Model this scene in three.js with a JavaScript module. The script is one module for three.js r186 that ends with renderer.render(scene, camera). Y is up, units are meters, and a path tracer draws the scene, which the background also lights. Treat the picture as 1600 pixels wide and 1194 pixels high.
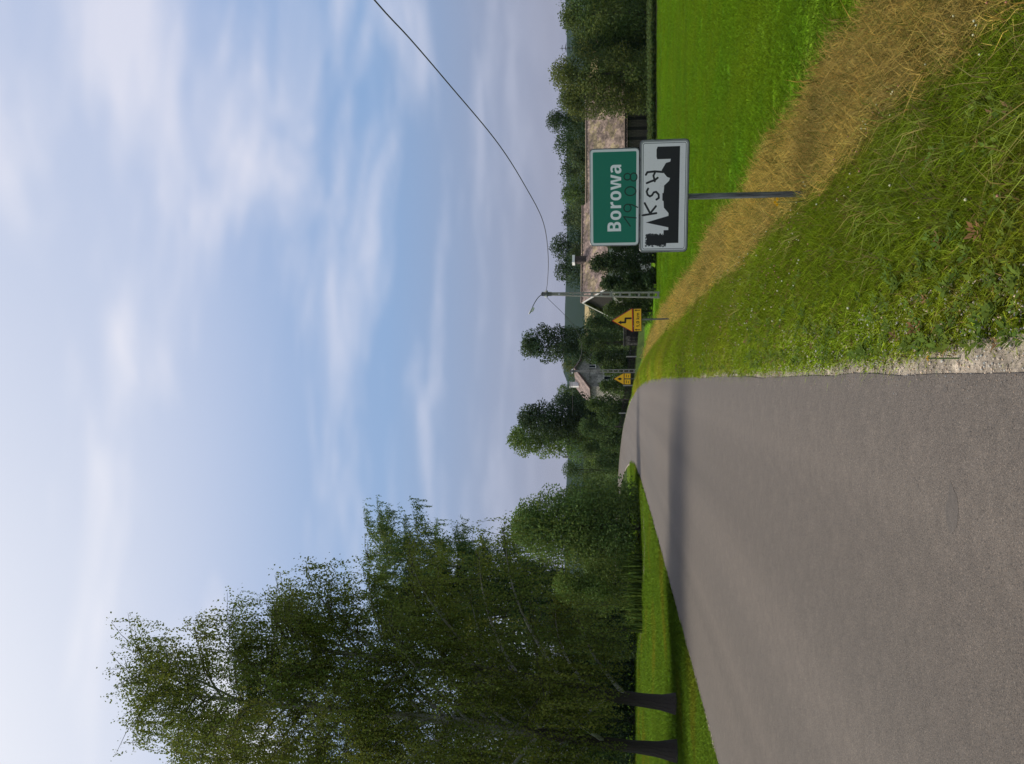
import * as THREE from 'three';
import { mergeGeometries } from 'three/addons/utils/BufferGeometryUtils.js';

// ───────────── camera: a phone held on its side, so the world's up is the picture's left ─────────────
const EYE = 1.55, PITCH = 6.7 * Math.PI / 180, FPX = 1363;
const scene = new THREE.Scene();
const camera = new THREE.PerspectiveCamera(47.3, 1600 / 1194, 0.1, 9000);
camera.position.set(0, EYE, 0);
camera.up.set(1, 0, 0);
camera.lookAt(0, EYE + Math.sin(PITCH), -Math.cos(PITCH));

const renderer = new THREE.WebGLRenderer({ antialias: true });
renderer.toneMapping = THREE.LinearToneMapping;
renderer.toneMappingExposure = 1.2;
renderer.shadowMap.enabled = true;
renderer.shadowMap.type = THREE.PCFSoftShadowMap;

// ───────────── random numbers and noise ─────────────
function rng(seed) { let a = seed >>> 0; return () => { a = (a + 0x6D2B79F5) >>> 0; let t = Math.imul(a ^ (a >>> 15), 1 | a); t = (t + Math.imul(t ^ (t >>> 7), 61 | t)) ^ t; return ((t ^ (t >>> 14)) >>> 0) / 4294967296; }; }
function hash2(i, j) { let h = Math.imul(i, 374761393) + Math.imul(j, 668265263) | 0; h = Math.imul(h ^ (h >>> 13), 1274126177); return ((h ^ (h >>> 16)) >>> 0) / 4294967296; }
function vnoise(x, y) { const i = Math.floor(x), j = Math.floor(y), fx = x - i, fy = y - j, u = fx * fx * (3 - 2 * fx), v = fy * fy * (3 - 2 * fy); return (hash2(i, j) * (1 - u) + hash2(i + 1, j) * u) * (1 - v) + (hash2(i, j + 1) * (1 - u) + hash2(i + 1, j + 1) * u) * v; }
function fbm(x, y, o = 4) { let s = 0, a = 0.5, t = 0; for (let k = 0; k < o; k++) { s += a * vnoise(x, y); t += a; x = x * 2.03 + 17.1; y = y * 2.03 + 9.7; a *= 0.5; } return s / t; }
const sst = (a, b, x) => { const t = Math.min(1, Math.max(0, (x - a) / (b - a))); return t * t * (3 - 2 * t); };
const lerp = (a, b, t) => a + (b - a) * t;
const V = (x, y, z) => new THREE.Vector3(x, y, z);
const s2l = c => { c /= 255; return c <= 0.04045 ? c / 12.92 : Math.pow((c + 0.055) / 1.055, 2.4); };

// ───────────── sky: hazy blue with streaks of thin cloud, the sun veiled to the left ─────────────
const SUN_AZ = -66 * Math.PI / 180, SUN_EL = 60 * Math.PI / 180;
const sunDir = V(Math.sin(SUN_AZ) * Math.cos(SUN_EL), Math.sin(SUN_EL), -Math.cos(SUN_AZ) * Math.cos(SUN_EL));
{
  const W = 1536, Hh = 768, data = new Float32Array(W * Hh * 4);
  const L = (r, g, b) => [s2l(r), s2l(g), s2l(b)];
  const stops = [[-0.2, L(150, 154, 172)], [0.0, L(157, 158, 177)], [0.07, L(152, 157, 179)], [0.14, L(146, 160, 190)], [0.26, L(130, 166, 212)], [0.45, L(132, 166, 216)], [0.8, L(134, 166, 214)], [1.6, L(128, 160, 210)]];
  const white = L(222, 224, 241), glowC = L(252, 252, 255);
  for (let j = 0; j < Hh; j++) for (let i = 0; i < W; i++) {
    const el = ((j + 0.5) / Hh - 0.5) * Math.PI, az = ((i + 0.5) / W - 0.5) * 2 * Math.PI; // see the mapping: u = atan2(z, x)
    const dx = Math.cos(el) * Math.cos(az), dz = Math.cos(el) * Math.sin(az), dy = Math.sin(el);
    let k = 0; while (k < stops.length - 2 && el > stops[k + 1][0]) k++;
    const t = Math.min(1, Math.max(0, (el - stops[k][0]) / (stops[k + 1][0] - stops[k][0])));
    const c = [0, 1, 2].map(n => lerp(stops[k][1][n], stops[k + 1][1][n], t));
    // thin cloud on a plane high above: long streaks across the view
    const e = Math.max(dy, 0.0), px = dx / (e + 0.16), pz = dz / (e + 0.16);
    const wx = px + 0.5 * (fbm(px * 1.3 + 7, pz * 1.3 + 3, 3) - 0.5), wz = pz + 0.35 * (fbm(px * 1.1 + 41, pz * 1.4 + 13, 3) - 0.5);
    const n1 = fbm(wx * 1.5 + 11.3, wz * 4.2 + 5.2, 5), n2 = fbm(wx * 0.7 + 3.1, wz * 1.5 + 8.4, 4), n3 = fbm(wx * 5 + 2, wz * 15 + 1, 4);
    const n4 = fbm(wx * 3.1 + 60, wz * 4.6 + 20, 4); let cl = sst(0.36, 0.72, n1 * 0.36 + n2 * 0.44 + n4 * 0.20 + (n3 - 0.5) * 0.16);
    cl = Math.min(1, cl * 1.3 + sst(0.28, 0.55, el) * 0.45) * sst(0.02, 0.3, el) * 0.9;
    for (let n = 0; n < 3; n++) c[n] = lerp(c[n], white[n], cl);
    // pale veil around the hidden sun
    const ca = dx * sunDir.x + dy * sunDir.y + dz * sunDir.z, ang = Math.acos(Math.min(1, Math.max(-1, ca)));
    const g = 2.1 * Math.exp(-Math.pow(ang / 0.62, 2)) * (0.65 + 0.5 * cl) + 0.10 * Math.exp(-Math.pow(ang / 1.25, 2));
    for (let n = 0; n < 3; n++) c[n] = lerp(c[n], glowC[n] * 1.06, Math.min(1, g));
    const o = (j * W + i) * 4; data[o] = c[0] * 0.81; data[o + 1] = c[1] * 0.81; data[o + 2] = c[2] * 0.81; data[o + 3] = 1;
  }
  const tex = new THREE.DataTexture(data, W, Hh, THREE.RGBAFormat, THREE.FloatType);
  tex.mapping = THREE.EquirectangularReflectionMapping; tex.magFilter = THREE.LinearFilter; tex.minFilter = THREE.LinearFilter; tex.colorSpace = THREE.LinearSRGBColorSpace; tex.wrapS = THREE.RepeatWrapping; tex.needsUpdate = true;
  scene.background = tex; scene.environment = tex;
}
const sun = new THREE.DirectionalLight(new THREE.Color(1, 0.91, 0.76), 3.7);
sun.position.copy(sunDir).multiplyScalar(200); sun.target.position.set(0, 0, -40); sun.position.add(sun.target.position);
sun.castShadow = true; sun.shadow.radius = 26; sun.shadow.mapSize.set(4096, 4096);
Object.assign(sun.shadow.camera, { left: -120, right: 120, top: 120, bottom: -120, near: 1, far: 500 });
scene.add(sun, sun.target);

// ───────────── helpers ─────────────
const taken = {};
function numbered(n) { if (!(n in taken)) { taken[n] = 0; return n; } return n + '_' + String(++taken[n]).padStart(3, '0'); }
function shadows(o) { o.traverse(m => { if (m.isMesh) { m.castShadow = true; m.receiveShadow = true; } }); return o; }
function tag(o, label, category, group, kind) { o.userData.label = label; o.userData.category = category; if (group) o.userData.group = group; if (kind) o.userData.kind = kind; return o; }
function thing(name, label, category, pos, turn = 0, group) { const g = new THREE.Group(); g.name = numbered(name); g.position.copy(pos); g.rotation.y = turn; scene.add(g); return tag(g, label, category, group); }
function part(name, geo, mat, parent, label) { const m = new THREE.Mesh(geo, mat); m.name = name; m.castShadow = m.receiveShadow = true; parent.add(m); if (label) m.userData.label = label; return m; }
function structure(name, geo, mat, label, category = 'ground') { const m = part(numbered(name), geo, mat, scene); return tag(m, label, category, null, 'structure'); }
// a photo pixel (px, py) at a distance d ahead: px runs from the sky down to the ground, py from right to left
function at(px, py, d) { const a = -Math.atan((px - 800) / FPX) + PITCH; const y = EYE + d * Math.tan(a); const zc = d * Math.cos(PITCH) + (y - EYE) * Math.sin(PITCH); return V((597 - py) / FPX * zc, y, -d); }
const box = (w, h, d, x = 0, y = 0, z = 0) => new THREE.BoxGeometry(w, h, d).translate(x, y, z);

class GB { // collects triangles with colours
  constructor() { this.p = []; this.n = []; this.c = []; this.u = []; this.i = []; }
  vert(x, y, z, nx, ny, nz, r, g, b, u = 0, v = 0) { this.p.push(x, y, z); this.n.push(nx, ny, nz); this.c.push(r, g, b); this.u.push(u, v); return this.p.length / 3 - 1; }
  // a leaf from its stalk at c along d, face normal roughly n
  leaf(cx, cy, cz, dx, dy, dz, nx, ny, nz, len, wid, col) {
    let sx = dy * nz - dz * ny, sy = dz * nx - dx * nz, sz = dx * ny - dy * nx; const sl = Math.hypot(sx, sy, sz) || 1; sx /= sl; sy /= sl; sz /= sl;
    const mx = sy * dz - sz * dy, my = sz * dx - sx * dz, mz = sx * dy - sy * dx, h = wid / 2, m = len * 0.45;
    const a = this.vert(cx, cy, cz, mx, my, mz, ...col), b = this.vert(cx + dx * m + sx * h, cy + dy * m + sy * h, cz + dz * m + sz * h, mx, my, mz, ...col);
    const t = this.vert(cx + dx * len, cy + dy * len, cz + dz * len, mx, my, mz, ...col), e = this.vert(cx + dx * m - sx * h, cy + dy * m - sy * h, cz + dz * m - sz * h, mx, my, mz, ...col);
    this.i.push(a, b, t, a, t, e);
  }
  tube(pts, radii, sides, colf) {
    let prev = null; const up = V(0.31, 0.2, 0.93);
    for (let k = 0; k < pts.length; k++) {
      const t = (k < pts.length - 1 ? pts[k + 1].clone().sub(pts[k]) : pts[k].clone().sub(pts[k - 1])).normalize();
      const s = t.clone().cross(up).normalize(), w = s.clone().cross(t), ring = [];
      for (let j = 0; j <= sides; j++) { const a = j / sides * 2 * Math.PI, ca = Math.cos(a), sa = Math.sin(a), nx = s.x * ca + w.x * sa, ny = s.y * ca + w.y * sa, nz = s.z * ca + w.z * sa, r = radii[k]; const P = pts[k]; ring.push(this.vert(P.x + nx * r, P.y + ny * r, P.z + nz * r, nx, ny, nz, ...colf(P, a), j / sides, P.y)); }
      if (prev) for (let j = 0; j < sides; j++) this.i.push(prev[j], ring[j], prev[j + 1], prev[j + 1], ring[j], ring[j + 1]);
      prev = ring;
    }
  }
  build() { const g = new THREE.BufferGeometry(); g.setAttribute('position', new THREE.Float32BufferAttribute(this.p, 3)); g.setAttribute('normal', new THREE.Float32BufferAttribute(this.n, 3)); g.setAttribute('color', new THREE.Float32BufferAttribute(this.c, 3)); g.setAttribute('uv', new THREE.Float32BufferAttribute(this.u, 2)); g.setIndex(this.i); return g; }
}
// ───────────── textures (materials only: grain and flecks) ─────────────
function dataTex(size, f, srgb = true) {
  const d = new Uint8Array(size * size * 4);
  for (let j = 0; j < size; j++) for (let i = 0; i < size; i++) { const c = f(i, j), o = (j * size + i) * 4; d[o] = c[0]; d[o + 1] = c[1]; d[o + 2] = c[2]; d[o + 3] = 255; }
  const t = new THREE.DataTexture(d, size, size); t.wrapS = t.wrapT = THREE.RepeatWrapping; t.magFilter = THREE.LinearFilter; t.minFilter = THREE.LinearMipmapLinearFilter; t.generateMipmaps = true; if (srgb) t.colorSpace = THREE.SRGBColorSpace; t.needsUpdate = true; return t;
}
function tiled(size, cells, seed, oct) { // value noise that wraps
  const out = new Float32Array(size * size); let amp = 0.5, tot = 0, c = cells;
  for (let o = 0; o < oct; o++) { const s = size / c; for (let j = 0; j < size; j++) for (let i = 0; i < size; i++) { const x = i / s, y = j / s, a = Math.floor(x), b = Math.floor(y), fx = x - a, fy = y - b, u = fx * fx * (3 - 2 * fx), v = fy * fy * (3 - 2 * fy), h = (p, q) => hash2((p % c) + seed + o * 991, (q % c) + seed * 3); out[j * size + i] += amp * ((h(a, b) * (1 - u) + h(a + 1, b) * u) * (1 - v) + (h(a, b + 1) * (1 - u) + h(a + 1, b + 1) * u) * v); } tot += amp; amp *= 0.62; c *= 2; }
  for (let k = 0; k < out.length; k++) out[k] /= tot; return out;
}
const nA = tiled(512, 8, 5, 6), nB = tiled(512, 32, 77, 4), nC = tiled(512, 4, 131, 5);
const grassTex = dataTex(512, (i, j) => { const a = nA[j * 512 + i], b = nB[j * 512 + i], k = 0.62 + (a - 0.5) * 0.75 + (b - 0.5) * 0.9; const m = Math.max(0.15, Math.min(1, k)); return [255 * m * (0.93 + 0.14 * (b - 0.5)), 255 * m, 235 * m]; });
const asphaltTex = dataTex(1024, (i, j) => { const r = hash2(i * 7 + 3, j * 13 + 5), a = nA[(j % 512) * 512 + (i % 512)], q = hash2((i >> 1) + 31, (j >> 1) + 87), q2 = hash2((i >> 2) + 311, (j >> 2) + 187); let m = 0.72 + (r - 0.5) * 0.22 + (a - 0.5) * 0.16 + (q > 0.9 ? 0.2 : q < 0.12 ? -0.22 : 0) + (q2 > 0.955 ? 0.2 : q2 < 0.06 ? -0.2 : 0); m = Math.max(0.2, Math.min(1, m)); const w = (hash2(i >> 1, (j >> 1) + 999) - 0.5) * 0.07; return [255 * Math.min(1, m * (1 + w)), 255 * m, 255 * Math.min(1, m * (1 - w))]; });
const asphaltBump = dataTex(1024, (i, j) => { const r = hash2((i >> 1) * 5 + 3, (j >> 1) * 11 + 5), a = nB[(j % 512) * 512 + (i % 512)]; const m = 255 * (0.6 * r + 0.4 * a); return [m, m, m]; }, false);
const speckTex = dataTex(512, (i, j) => { const a = nA[j * 512 + i], b = nB[j * 512 + i], r = hash2(i + 5, j + 9); const m = 255 * Math.max(0.2, Math.min(1, 0.72 + (a - 0.5) * 0.6 + (b - 0.5) * 0.5 + (r - 0.5) * 0.22)); return [m, m, m]; });
const barkBump = dataTex(256, (i, j) => { const k = nA[(j % 512) * 512 + ((i * 2) % 512)], r = Math.abs(Math.sin(i / 256 * Math.PI * 2 * 7 + k * 6)); const m = 255 * (0.5 * r + 0.5 * k); return [m, m, m]; }, false);

// ───────────── the road's line ─────────────
const HILL = d => 14 * sst(130, 330, d);
const roadKnots = [[-2.9, -40, 0], [-2.87, -15, 0], [-2.84, 0, 0], [-2.77, 20, 0], [-2.77, 40, 0], [-3.15, 58, 0], [-4.15, 75, 0], [-6.3, 95, 0.26], [-10.0, 112, 0.64], [-16.2, 127, 1.0], [-27, 141, 1.25], [-42, 151, 1.3], [-64, 158, 1.2], [-90, 160, 1.2]];
const roadCurve = new THREE.CatmullRomCurve3(roadKnots.map(k => V(k[0], k[2], -k[1])), false, 'centripetal');
const roadPts = roadCurve.getSpacedPoints(520);
const HALF = 2.86;
function roadNear(x, z) { // signed side distance from the centre (+ to the right) and the road's height there
  let best = 1e18, bi = 0; for (let k = 0; k < roadPts.length; k += 4) { const p = roadPts[k], q = (p.x - x) ** 2 + (p.z - z) ** 2; if (q < best) { best = q; bi = k; } }
  const lo = Math.max(0, bi - 4), hi = Math.min(roadPts.length - 1, bi + 4); for (let k = lo; k <= hi; k++) { const p = roadPts[k], q = (p.x - x) ** 2 + (p.z - z) ** 2; if (q < best) { best = q; bi = k; } }
  const a = roadPts[Math.max(0, bi - 1)], b = roadPts[Math.min(roadPts.length - 1, bi + 1)], p = roadPts[bi]; const tx = b.x - a.x, tz = b.z - a.z, l = Math.hypot(tx, tz) || 1;
  const s = (x - p.x) * (-tz / l) + (z - p.z) * (tx / l); return [Math.abs(s) < Math.sqrt(best) - 1 ? Math.sign(s) * Math.sqrt(best) : s, p.y];
}
const roadAdd = z => HILL(-z);
function H(x, z) {
  const d = -z, [s, ry] = roadNear(x, z), a = Math.abs(s) - HALF; let y;
  const bumps = (fbm(x * 0.35 + 50, z * 0.35, 3) - 0.5) * 0.10;
  if (a < 0) y = ry - 0.06;
  else if (s > 0) {
    const edge = lerp(-0.05, -0.004, sst(-0.02, 0.1, a)), drop = (0.40 + 0.006 * Math.min(60, Math.max(0, d))) * sst(0.25, 2.3, a), field = (0.05 + 1.05 * sst(8, 62, d) * (1 - 0.75 * sst(78, 115, d) * (1 - sst(4, 22, x)))) * sst(2.6, 6.6, a);
    y = lerp(ry, 0, sst(1, 12, a)) + edge - drop - field + bumps * sst(0.2, 1.2, a);
  } else { y = ry + lerp(-0.05, -0.004, sst(-0.02, 0.1, a)) - 0.10 * sst(0.6, 3, a) + bumps * 1.4 * sst(0.2, 1.2, a) + 0.1 * sst(6, 14, a); }
  return y + HILL(d);
}
const ground = (x, d) => V(x, H(x, -d), -d);

// ───────────── ground: one sheet out to the horizon ─────────────
const C_GRASS = [0.165, 0.235, 0.014], C_FIELD = [0.145, 0.295, 0.008], C_STRAW = [0.64, 0.50, 0.11], C_SOIL = [0.09, 0.07, 0.045], C_SAND = [0.42, 0.36, 0.29];
const strawAt = (x, d) => { const w = 0.12 * (fbm(x * 2 + 9, d * 0.6, 3) - 0.5) * 4; const e = roadNear(x, -d)[0] - HALF; const p = 1 - 0.55 * sst(0.5, 0.72, fbm(x * 0.9 + 33, d * 0.35 + 5, 3)); return p * sst(1.55, 2.3, e + w) * (1 - sst(2.35, 3.2, e + w)) * (1 - 0.9 * sst(34, 70, d)); };
{
  const xs = [], zs = [];
  const ramp = (list, a, b, step) => { const n = Math.max(1, Math.round((b - a) / step)); for (let k = 0; k < n; k++) list.push(a + (b - a) * k / n); };
  for (const [a, b, st] of [[-4000, -1000, 500], [-1000, -200, 80], [-200, -60, 10], [-60, -22, 2], [-22, -6.2, 0.6], [-6.2, -5.2, 0.12], [-5.2, -0.4, 0.8], [-0.4, 4, 0.12], [4, 12, 0.4], [12, 40, 1.2], [40, 120, 6], [120, 400, 25], [400, 1200, 100], [1200, 4000, 400]]) ramp(xs, a, b, st); xs.push(4000);
  for (const [a, b, st] of [[-300, -40, 40], [-40, -4, 3], [-4, 14, 0.35], [14, 50, 0.7], [50, 120, 1.2], [120, 180, 2.5], [180, 340, 8], [340, 1000, 60], [1000, 5000, 500]]) ramp(zs, a, b, st); zs.push(5000);
  const P = [], U = [], C = [], I = [];
  for (const d of zs) for (const x of xs) {
    P.push(x, H(x, -d), -d); U.push(x / 1.7, d / 1.7);
    const s = roadNear(x, -d)[0], f = sst(2.6, 3.4, s - HALF + 0.5 * (fbm(x, d * 0.7, 2) - 0.5)), st = strawAt(x, d), big = 0.66 + 0.38 * fbm(x * 0.12 + 4, d * 0.08 + 8, 4) + 0.3 * fbm(x * 0.5 + 14, d * 0.22 + 1, 3) + 0.45 * (fbm(x * 0.03 + 2, d * 0.33 + 6, 3) - 0.5), br = sst(0.56, 0.74, fbm(x * 0.6 + 80, d * 0.45 + 3, 4)) * (s > 0 ? 0.2 : 0.06);
    const c = [0, 1, 2].map(n => { let v = lerp(C_GRASS[n], C_FIELD[n], s > 0 ? f : sst(1, 4, -s - HALF)); v = lerp(v, C_STRAW[n], Math.max(st * 0.9, br * 0.6)); if (d + 8 * (fbm(x * 0.2, d * 0.2, 2) - 0.5) > 92) v = [0.075, 0.105, 0.028][n]; return v * big; }); C.push(...c);
  }
  const nx = xs.length; for (let j = 0; j < zs.length - 1; j++) for (let i = 0; i < nx - 1; i++) { const a = j * nx + i; I.push(a, a + 1, a + nx, a + 1, a + nx + 1, a + nx); }
  const g = new THREE.BufferGeometry(); g.setAttribute('position', new THREE.Float32BufferAttribute(P, 3)); g.setAttribute('uv', new THREE.Float32BufferAttribute(U, 2)); g.setAttribute('color', new THREE.Float32BufferAttribute(C, 3)); g.setIndex(I); g.computeVertexNormals();
  structure('ground', g, new THREE.MeshPhysicalMaterial({ specularIntensity: 0.1, vertexColors: true, map: grassTex, bumpMap: grassTex, bumpScale: 0.05, roughness: 1, color: new THREE.Color(1.5, 1.5, 1.5) }), 'green grass meadow and field on both sides of the road', 'grass field');
}
// a ribbon that follows the road between two side offsets, laid on a height rule
function ribbon(offA, offB, cross, from, to, yf, colf, uvScale) {
  const P = [], U = [], C = [], I = []; let run = 0, rows = 0;
  for (let k = 0; k < roadPts.length; k++) {
    const p = roadPts[k]; if (-p.z < from || (to && k > to)) continue;
    const a = roadPts[Math.max(0, k - 1)], b = roadPts[Math.min(roadPts.length - 1, k + 1)], l = Math.hypot(b.x - a.x, b.z - a.z), tx = (b.x - a.x) / l, tz = (b.z - a.z) / l; run = k * roadCurve.getLength() / 520;
    for (let j = 0; j <= cross; j++) { const t = j / cross, o = lerp(offA(run), offB(run), t), x = p.x - tz * o, z = p.z + tx * o; P.push(x, yf(x, z, p, o, t), z); U.push(o / uvScale, run / uvScale); C.push(...colf(o, run, x, z)); }
    rows++;
  }
  const n = cross + 1; for (let r = 0; r < rows - 1; r++) for (let j = 0; j < cross; j++) { const a = r * n + j; I.push(a, a + 1, a + n, a + 1, a + n + 1, a + n); }
  const g = new THREE.BufferGeometry(); g.setAttribute('position', new THREE.Float32BufferAttribute(P, 3)); g.setAttribute('uv', new THREE.Float32BufferAttribute(U, 2)); g.setAttribute('color', new THREE.Float32BufferAttribute(C, 3)); g.setIndex(I); g.computeVertexNormals(); return g;
}
const wob = (r, s, k) => (fbm(r * k + s, s * 3.7, 3) - 0.5);
{ // asphalt: slightly crowned, ragged edges, worn paler wheel tracks and darker patches with an outline
  const fine = roadPts; void fine;
  const g = ribbon(r => -HALF + 0.10 * wob(r, 3, 1.1), r => HALF + 0.06 * wob(r, 8, 1.4) + 0.03 * wob(r, 21, 0.3), 26, -40, 0,
    (x, z, p, o) => p.y + roadAdd(z) + 0.012 + 0.03 * (1 - (o / HALF) ** 2),
    (o, r, x, z) => { const k = 0.73 + 0.12 * fbm(x * 0.9 + 7, z * 0.16, 4) + 0.46 * fbm(x * 1.7 + 90, z * 0.018, 3) + 0.05 * (fbm(x * 3.3, z * 2.1, 3) - 0.5); const w = 0.97 + 0.06 * fbm(x * 0.5 + 30, z * 0.08 + 4, 2); return [0.144 * k * w, 0.120 * k, 0.101 * k / w]; }, 1.55);
  structure('road', g, new THREE.MeshStandardMaterial({ vertexColors: true, map: asphaltTex, bumpMap: asphaltBump, bumpScale: 0.004, roughness: 0.82 }), 'weathered grey asphalt road running ahead and bending left', 'road');
  // sandy shoulders
  const sandMat = new THREE.MeshStandardMaterial({ vertexColors: true, map: speckTex, bumpMap: speckTex, bumpScale: 0.02, roughness: 1 });
  const sc = (o, r, x, z) => { const k = 0.8 + 0.5 * fbm(x * 4, z * 4, 3); return C_SAND.map(v => v * k * 1.25); };
  const near = r => sst(0, 1, 1 - Math.max(0, (r - 40)) / 60); void near;
  structure('sandy_shoulder', ribbon(r => HALF - 0.1, r => HALF + 0.07 + 0.34 * Math.max(0, wob(r, 61, 1.3) + 0.12) + 0.24 * sst(48, 42, r), 4, -12, 430, (x, z, p, o, t) => p.y + roadAdd(z) + 0.008 - 0.02 * t, sc, 0.8), sandMat, 'pale sandy strip where the asphalt meets the wide grass verge with the signs', 'shoulder');
  structure('sandy_shoulder', ribbon(r => -HALF - 0.11 - 0.16 * Math.max(0, wob(r, 91, 0.9) + 0.1), r => -HALF + 0.1, 3, -12, 470, (x, z, p, o, t) => p.y + roadAdd(z) - 0.004 + 0.012 * t, sc, 0.8), sandMat, 'thin pale sandy line along the road edge on the side of the birches', 'shoulder');
}
{ // old oil and tar stains
  const r = rng(606), m = new THREE.MeshStandardMaterial({ map: asphaltTex, color: new THREE.Color().setRGB(0.118, 0.100, 0.087), roughness: 0.8 });
  for (const [px, py, len, wid, lb] of [[1497, 797, 0.22, 0.13, 'long dark stain on the asphalt'], [1482, 608, 0.035, 0.05, 'small round dark stain on the asphalt near the sandy edge'], [1441, 760, 0.02, 0.03, 'tiny dark spot on the asphalt beside the long stain'], [1424, 1003, 0.02, 0.03, 'tiny dark spot on the asphalt of the far lane']]) {
    const t = Math.tan(Math.atan((px - 800) / FPX) - PITCH), d = EYE / t, c = at(px, py, d), s = new THREE.Shape(), n = 26; for (let k = 0; k <= n; k++) { const a = k / n * 6.2832, q = 0.7 + 0.6 * vnoise(Math.cos(a) * 2 + px, Math.sin(a) * 2 + 7) + 0.12 * (k < n ? r() : 0), x = Math.cos(a) * len / 2 * q, y = Math.sin(a) * wid / 2 * q; if (k === 0) s.moveTo(x, y); else if (k < n) s.lineTo(x, y); } s.closePath();
    const g = new THREE.ShapeGeometry(s).rotateX(-Math.PI / 2); const o = roadNear(c.x, c.z)[0]; g.translate(c.x, 0, c.z); { const P = g.attributes.position; for (let k = 0; k < P.count; k++) { const q = roadNear(P.getX(k), P.getZ(k))[0]; P.setY(k, 0.0130 + 0.03 * (1 - (q / HALF) ** 2)); } g.computeVertexNormals(); } void o; structure('road_stain', g, m, lb, 'stain');
  }
}
// a thin sheet that lies on the terrain
function sheet(x0, x1, d0, d1, nx, nd, lift, colf, uvs, edge = 0) {
  const P = [], U = [], C = [], I = [];
  for (let j = 0; j <= nd; j++) for (let i = 0; i <= nx; i++) { let x = lerp(x0, x1, i / nx), d = lerp(d0, d1, j / nd); if (edge) { x += edge * wob(d, 5, 0.4); d += edge * wob(x, 9, 0.4); } P.push(x, H(x, -d) + lift, -d); U.push(x / uvs, d / uvs); C.push(...colf(x, d)); }
  for (let j = 0; j < nd; j++) for (let i = 0; i < nx; i++) { const a = j * (nx + 1) + i; I.push(a, a + 1, a + nx + 1, a + 1, a + nx + 2, a + nx + 1); }
  const g = new THREE.BufferGeometry(); g.setAttribute('position', new THREE.Float32BufferAttribute(P, 3)); g.setAttribute('uv', new THREE.Float32BufferAttribute(U, 2)); g.setAttribute('color', new THREE.Float32BufferAttribute(C, 3)); g.setIndex(I); g.computeVertexNormals(); return g;
}
const groundMat = new THREE.MeshStandardMaterial({ vertexColors: true, map: speckTex, bumpMap: speckTex, bumpScale: 0.03, roughness: 1 });
structure('wheat_field', sheet(6, 95, 236, 340, 30, 20, 0.25, (x, d) => { const k = 0.8 + 0.4 * fbm(x * 0.1, d * 0.3, 3); return [0.52 * k, 0.40 * k, 0.17 * k]; }, 3, 6), groundMat, 'ripe golden grain field on the hillside behind the farm', 'field');
structure('soil_strip', sheet(16, 60, 70.5, 77.5, 50, 8, 0.05, (x, d) => { const k = 0.7 + 0.6 * fbm(x, d, 3); return C_SOIL.map(v => v * k); }, 1.2, 1.4), groundMat, 'dark bare soil along the crop strip before the barn', 'soil');
// a field track leaves the road on the left in front of the round bush
structure('field_track', (() => { const P = [], U = [], C = [], I = [], n = 30; for (let k = 0; k <= n; k++) { const t = k / n, x = -5.75 - 13 * t, d = 47.5 + 9 * t * t + 1.5 * t; for (const s of [-1, -0.35, 0.35, 1]) { const dd = d + s * (1.0 + 0.9 * (1 - t) ** 3) * (1 - 0.3 * t); P.push(x, H(x, -dd) + 0.03, -dd); U.push(x, dd); const k2 = (Math.abs(s) > 0.6 ? 0.75 : 1) * (0.8 + 0.4 * fbm(x, dd * 2, 3)); C.push(0.34 * k2, 0.29 * k2, 0.2 * k2); } } for (let k = 0; k < n; k++) for (let j = 0; j < 3; j++) { const a = k * 4 + j; I.push(a, a + 4, a + 1, a + 1, a + 4, a + 5); } const g = new THREE.BufferGeometry(); g.setAttribute('position', new THREE.Float32BufferAttribute(P, 3)); g.setAttribute('uv', new THREE.Float32BufferAttribute(U, 2)); g.setAttribute('color', new THREE.Float32BufferAttribute(C, 3)); g.setIndex(I); g.computeVertexNormals(); return g; })(), groundMat, 'pale dirt track turning off the road before the round bush', 'track');

// far wooded hill
{
  const P = [], I = [], nx = 160, nd = 24; for (let j = 0; j <= nd; j++) for (let i = 0; i <= nx; i++) { const x = lerp(-1500, 1500, i / nx), d = lerp(1250, 2300, j / nd), t = j / nd; const ridge = 92 + 20 * (fbm(x * 0.002 + 5, 1, 3) - 0.5) * 2 - 0.035 * Math.max(0, 60 - x) * 0.6 + (x > 0 ? 6 : 0); P.push(x, 8 + ridge * Math.sin(Math.min(1, t * 1.8) * Math.PI / 2) * (t > 0.56 ? 1 - 0.4 * (t - 0.56) : 1) + 4 * fbm(x * 0.06, d * 0.05, 3), -d); }
  for (let j = 0; j < nd; j++) for (let i = 0; i < nx; i++) { const a = j * (nx + 1) + i; I.push(a, a + 1, a + nx + 1, a + 1, a + nx + 2, a + nx + 1); }
  const g = new THREE.BufferGeometry(); g.setAttribute('position', new THREE.Float32BufferAttribute(P, 3)); g.setIndex(I); g.computeVertexNormals();
  structure('hill', g, new THREE.MeshPhysicalMaterial({ color: new THREE.Color().setRGB(0.014, 0.025, 0.014), roughness: 1, specularIntensity: 0.1 }), 'far wooded hill fading to blue behind the farm', 'hill');
}
scene.fog = new THREE.FogExp2(new THREE.Color(0.46, 0.68, 1.0), 0.000034);

// ───────────── trees ─────────────
const leafMat = new THREE.MeshPhysicalMaterial({ vertexColors: true, roughness: 0.8, specularIntensity: 0.15, transmission: 0.42, thickness: 0, side: THREE.DoubleSide });
const barkMat = new THREE.MeshStandardMaterial({ vertexColors: true, roughness: 0.95, bumpMap: barkBump, bumpScale: 0.035 });
const jit = (c, r, a) => { const k = 1 + (r() - 0.5) * a, w = (r() - 0.5) * a * 0.5; return [c[0] * k * (1 + w), c[1] * k, c[2] * k * (1 - w)]; };
const unit = r => { const z = r() * 2 - 1, a = r() * 6.2832, s = Math.sqrt(1 - z * z); return [s * Math.cos(a), z, s * Math.sin(a)]; };

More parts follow.
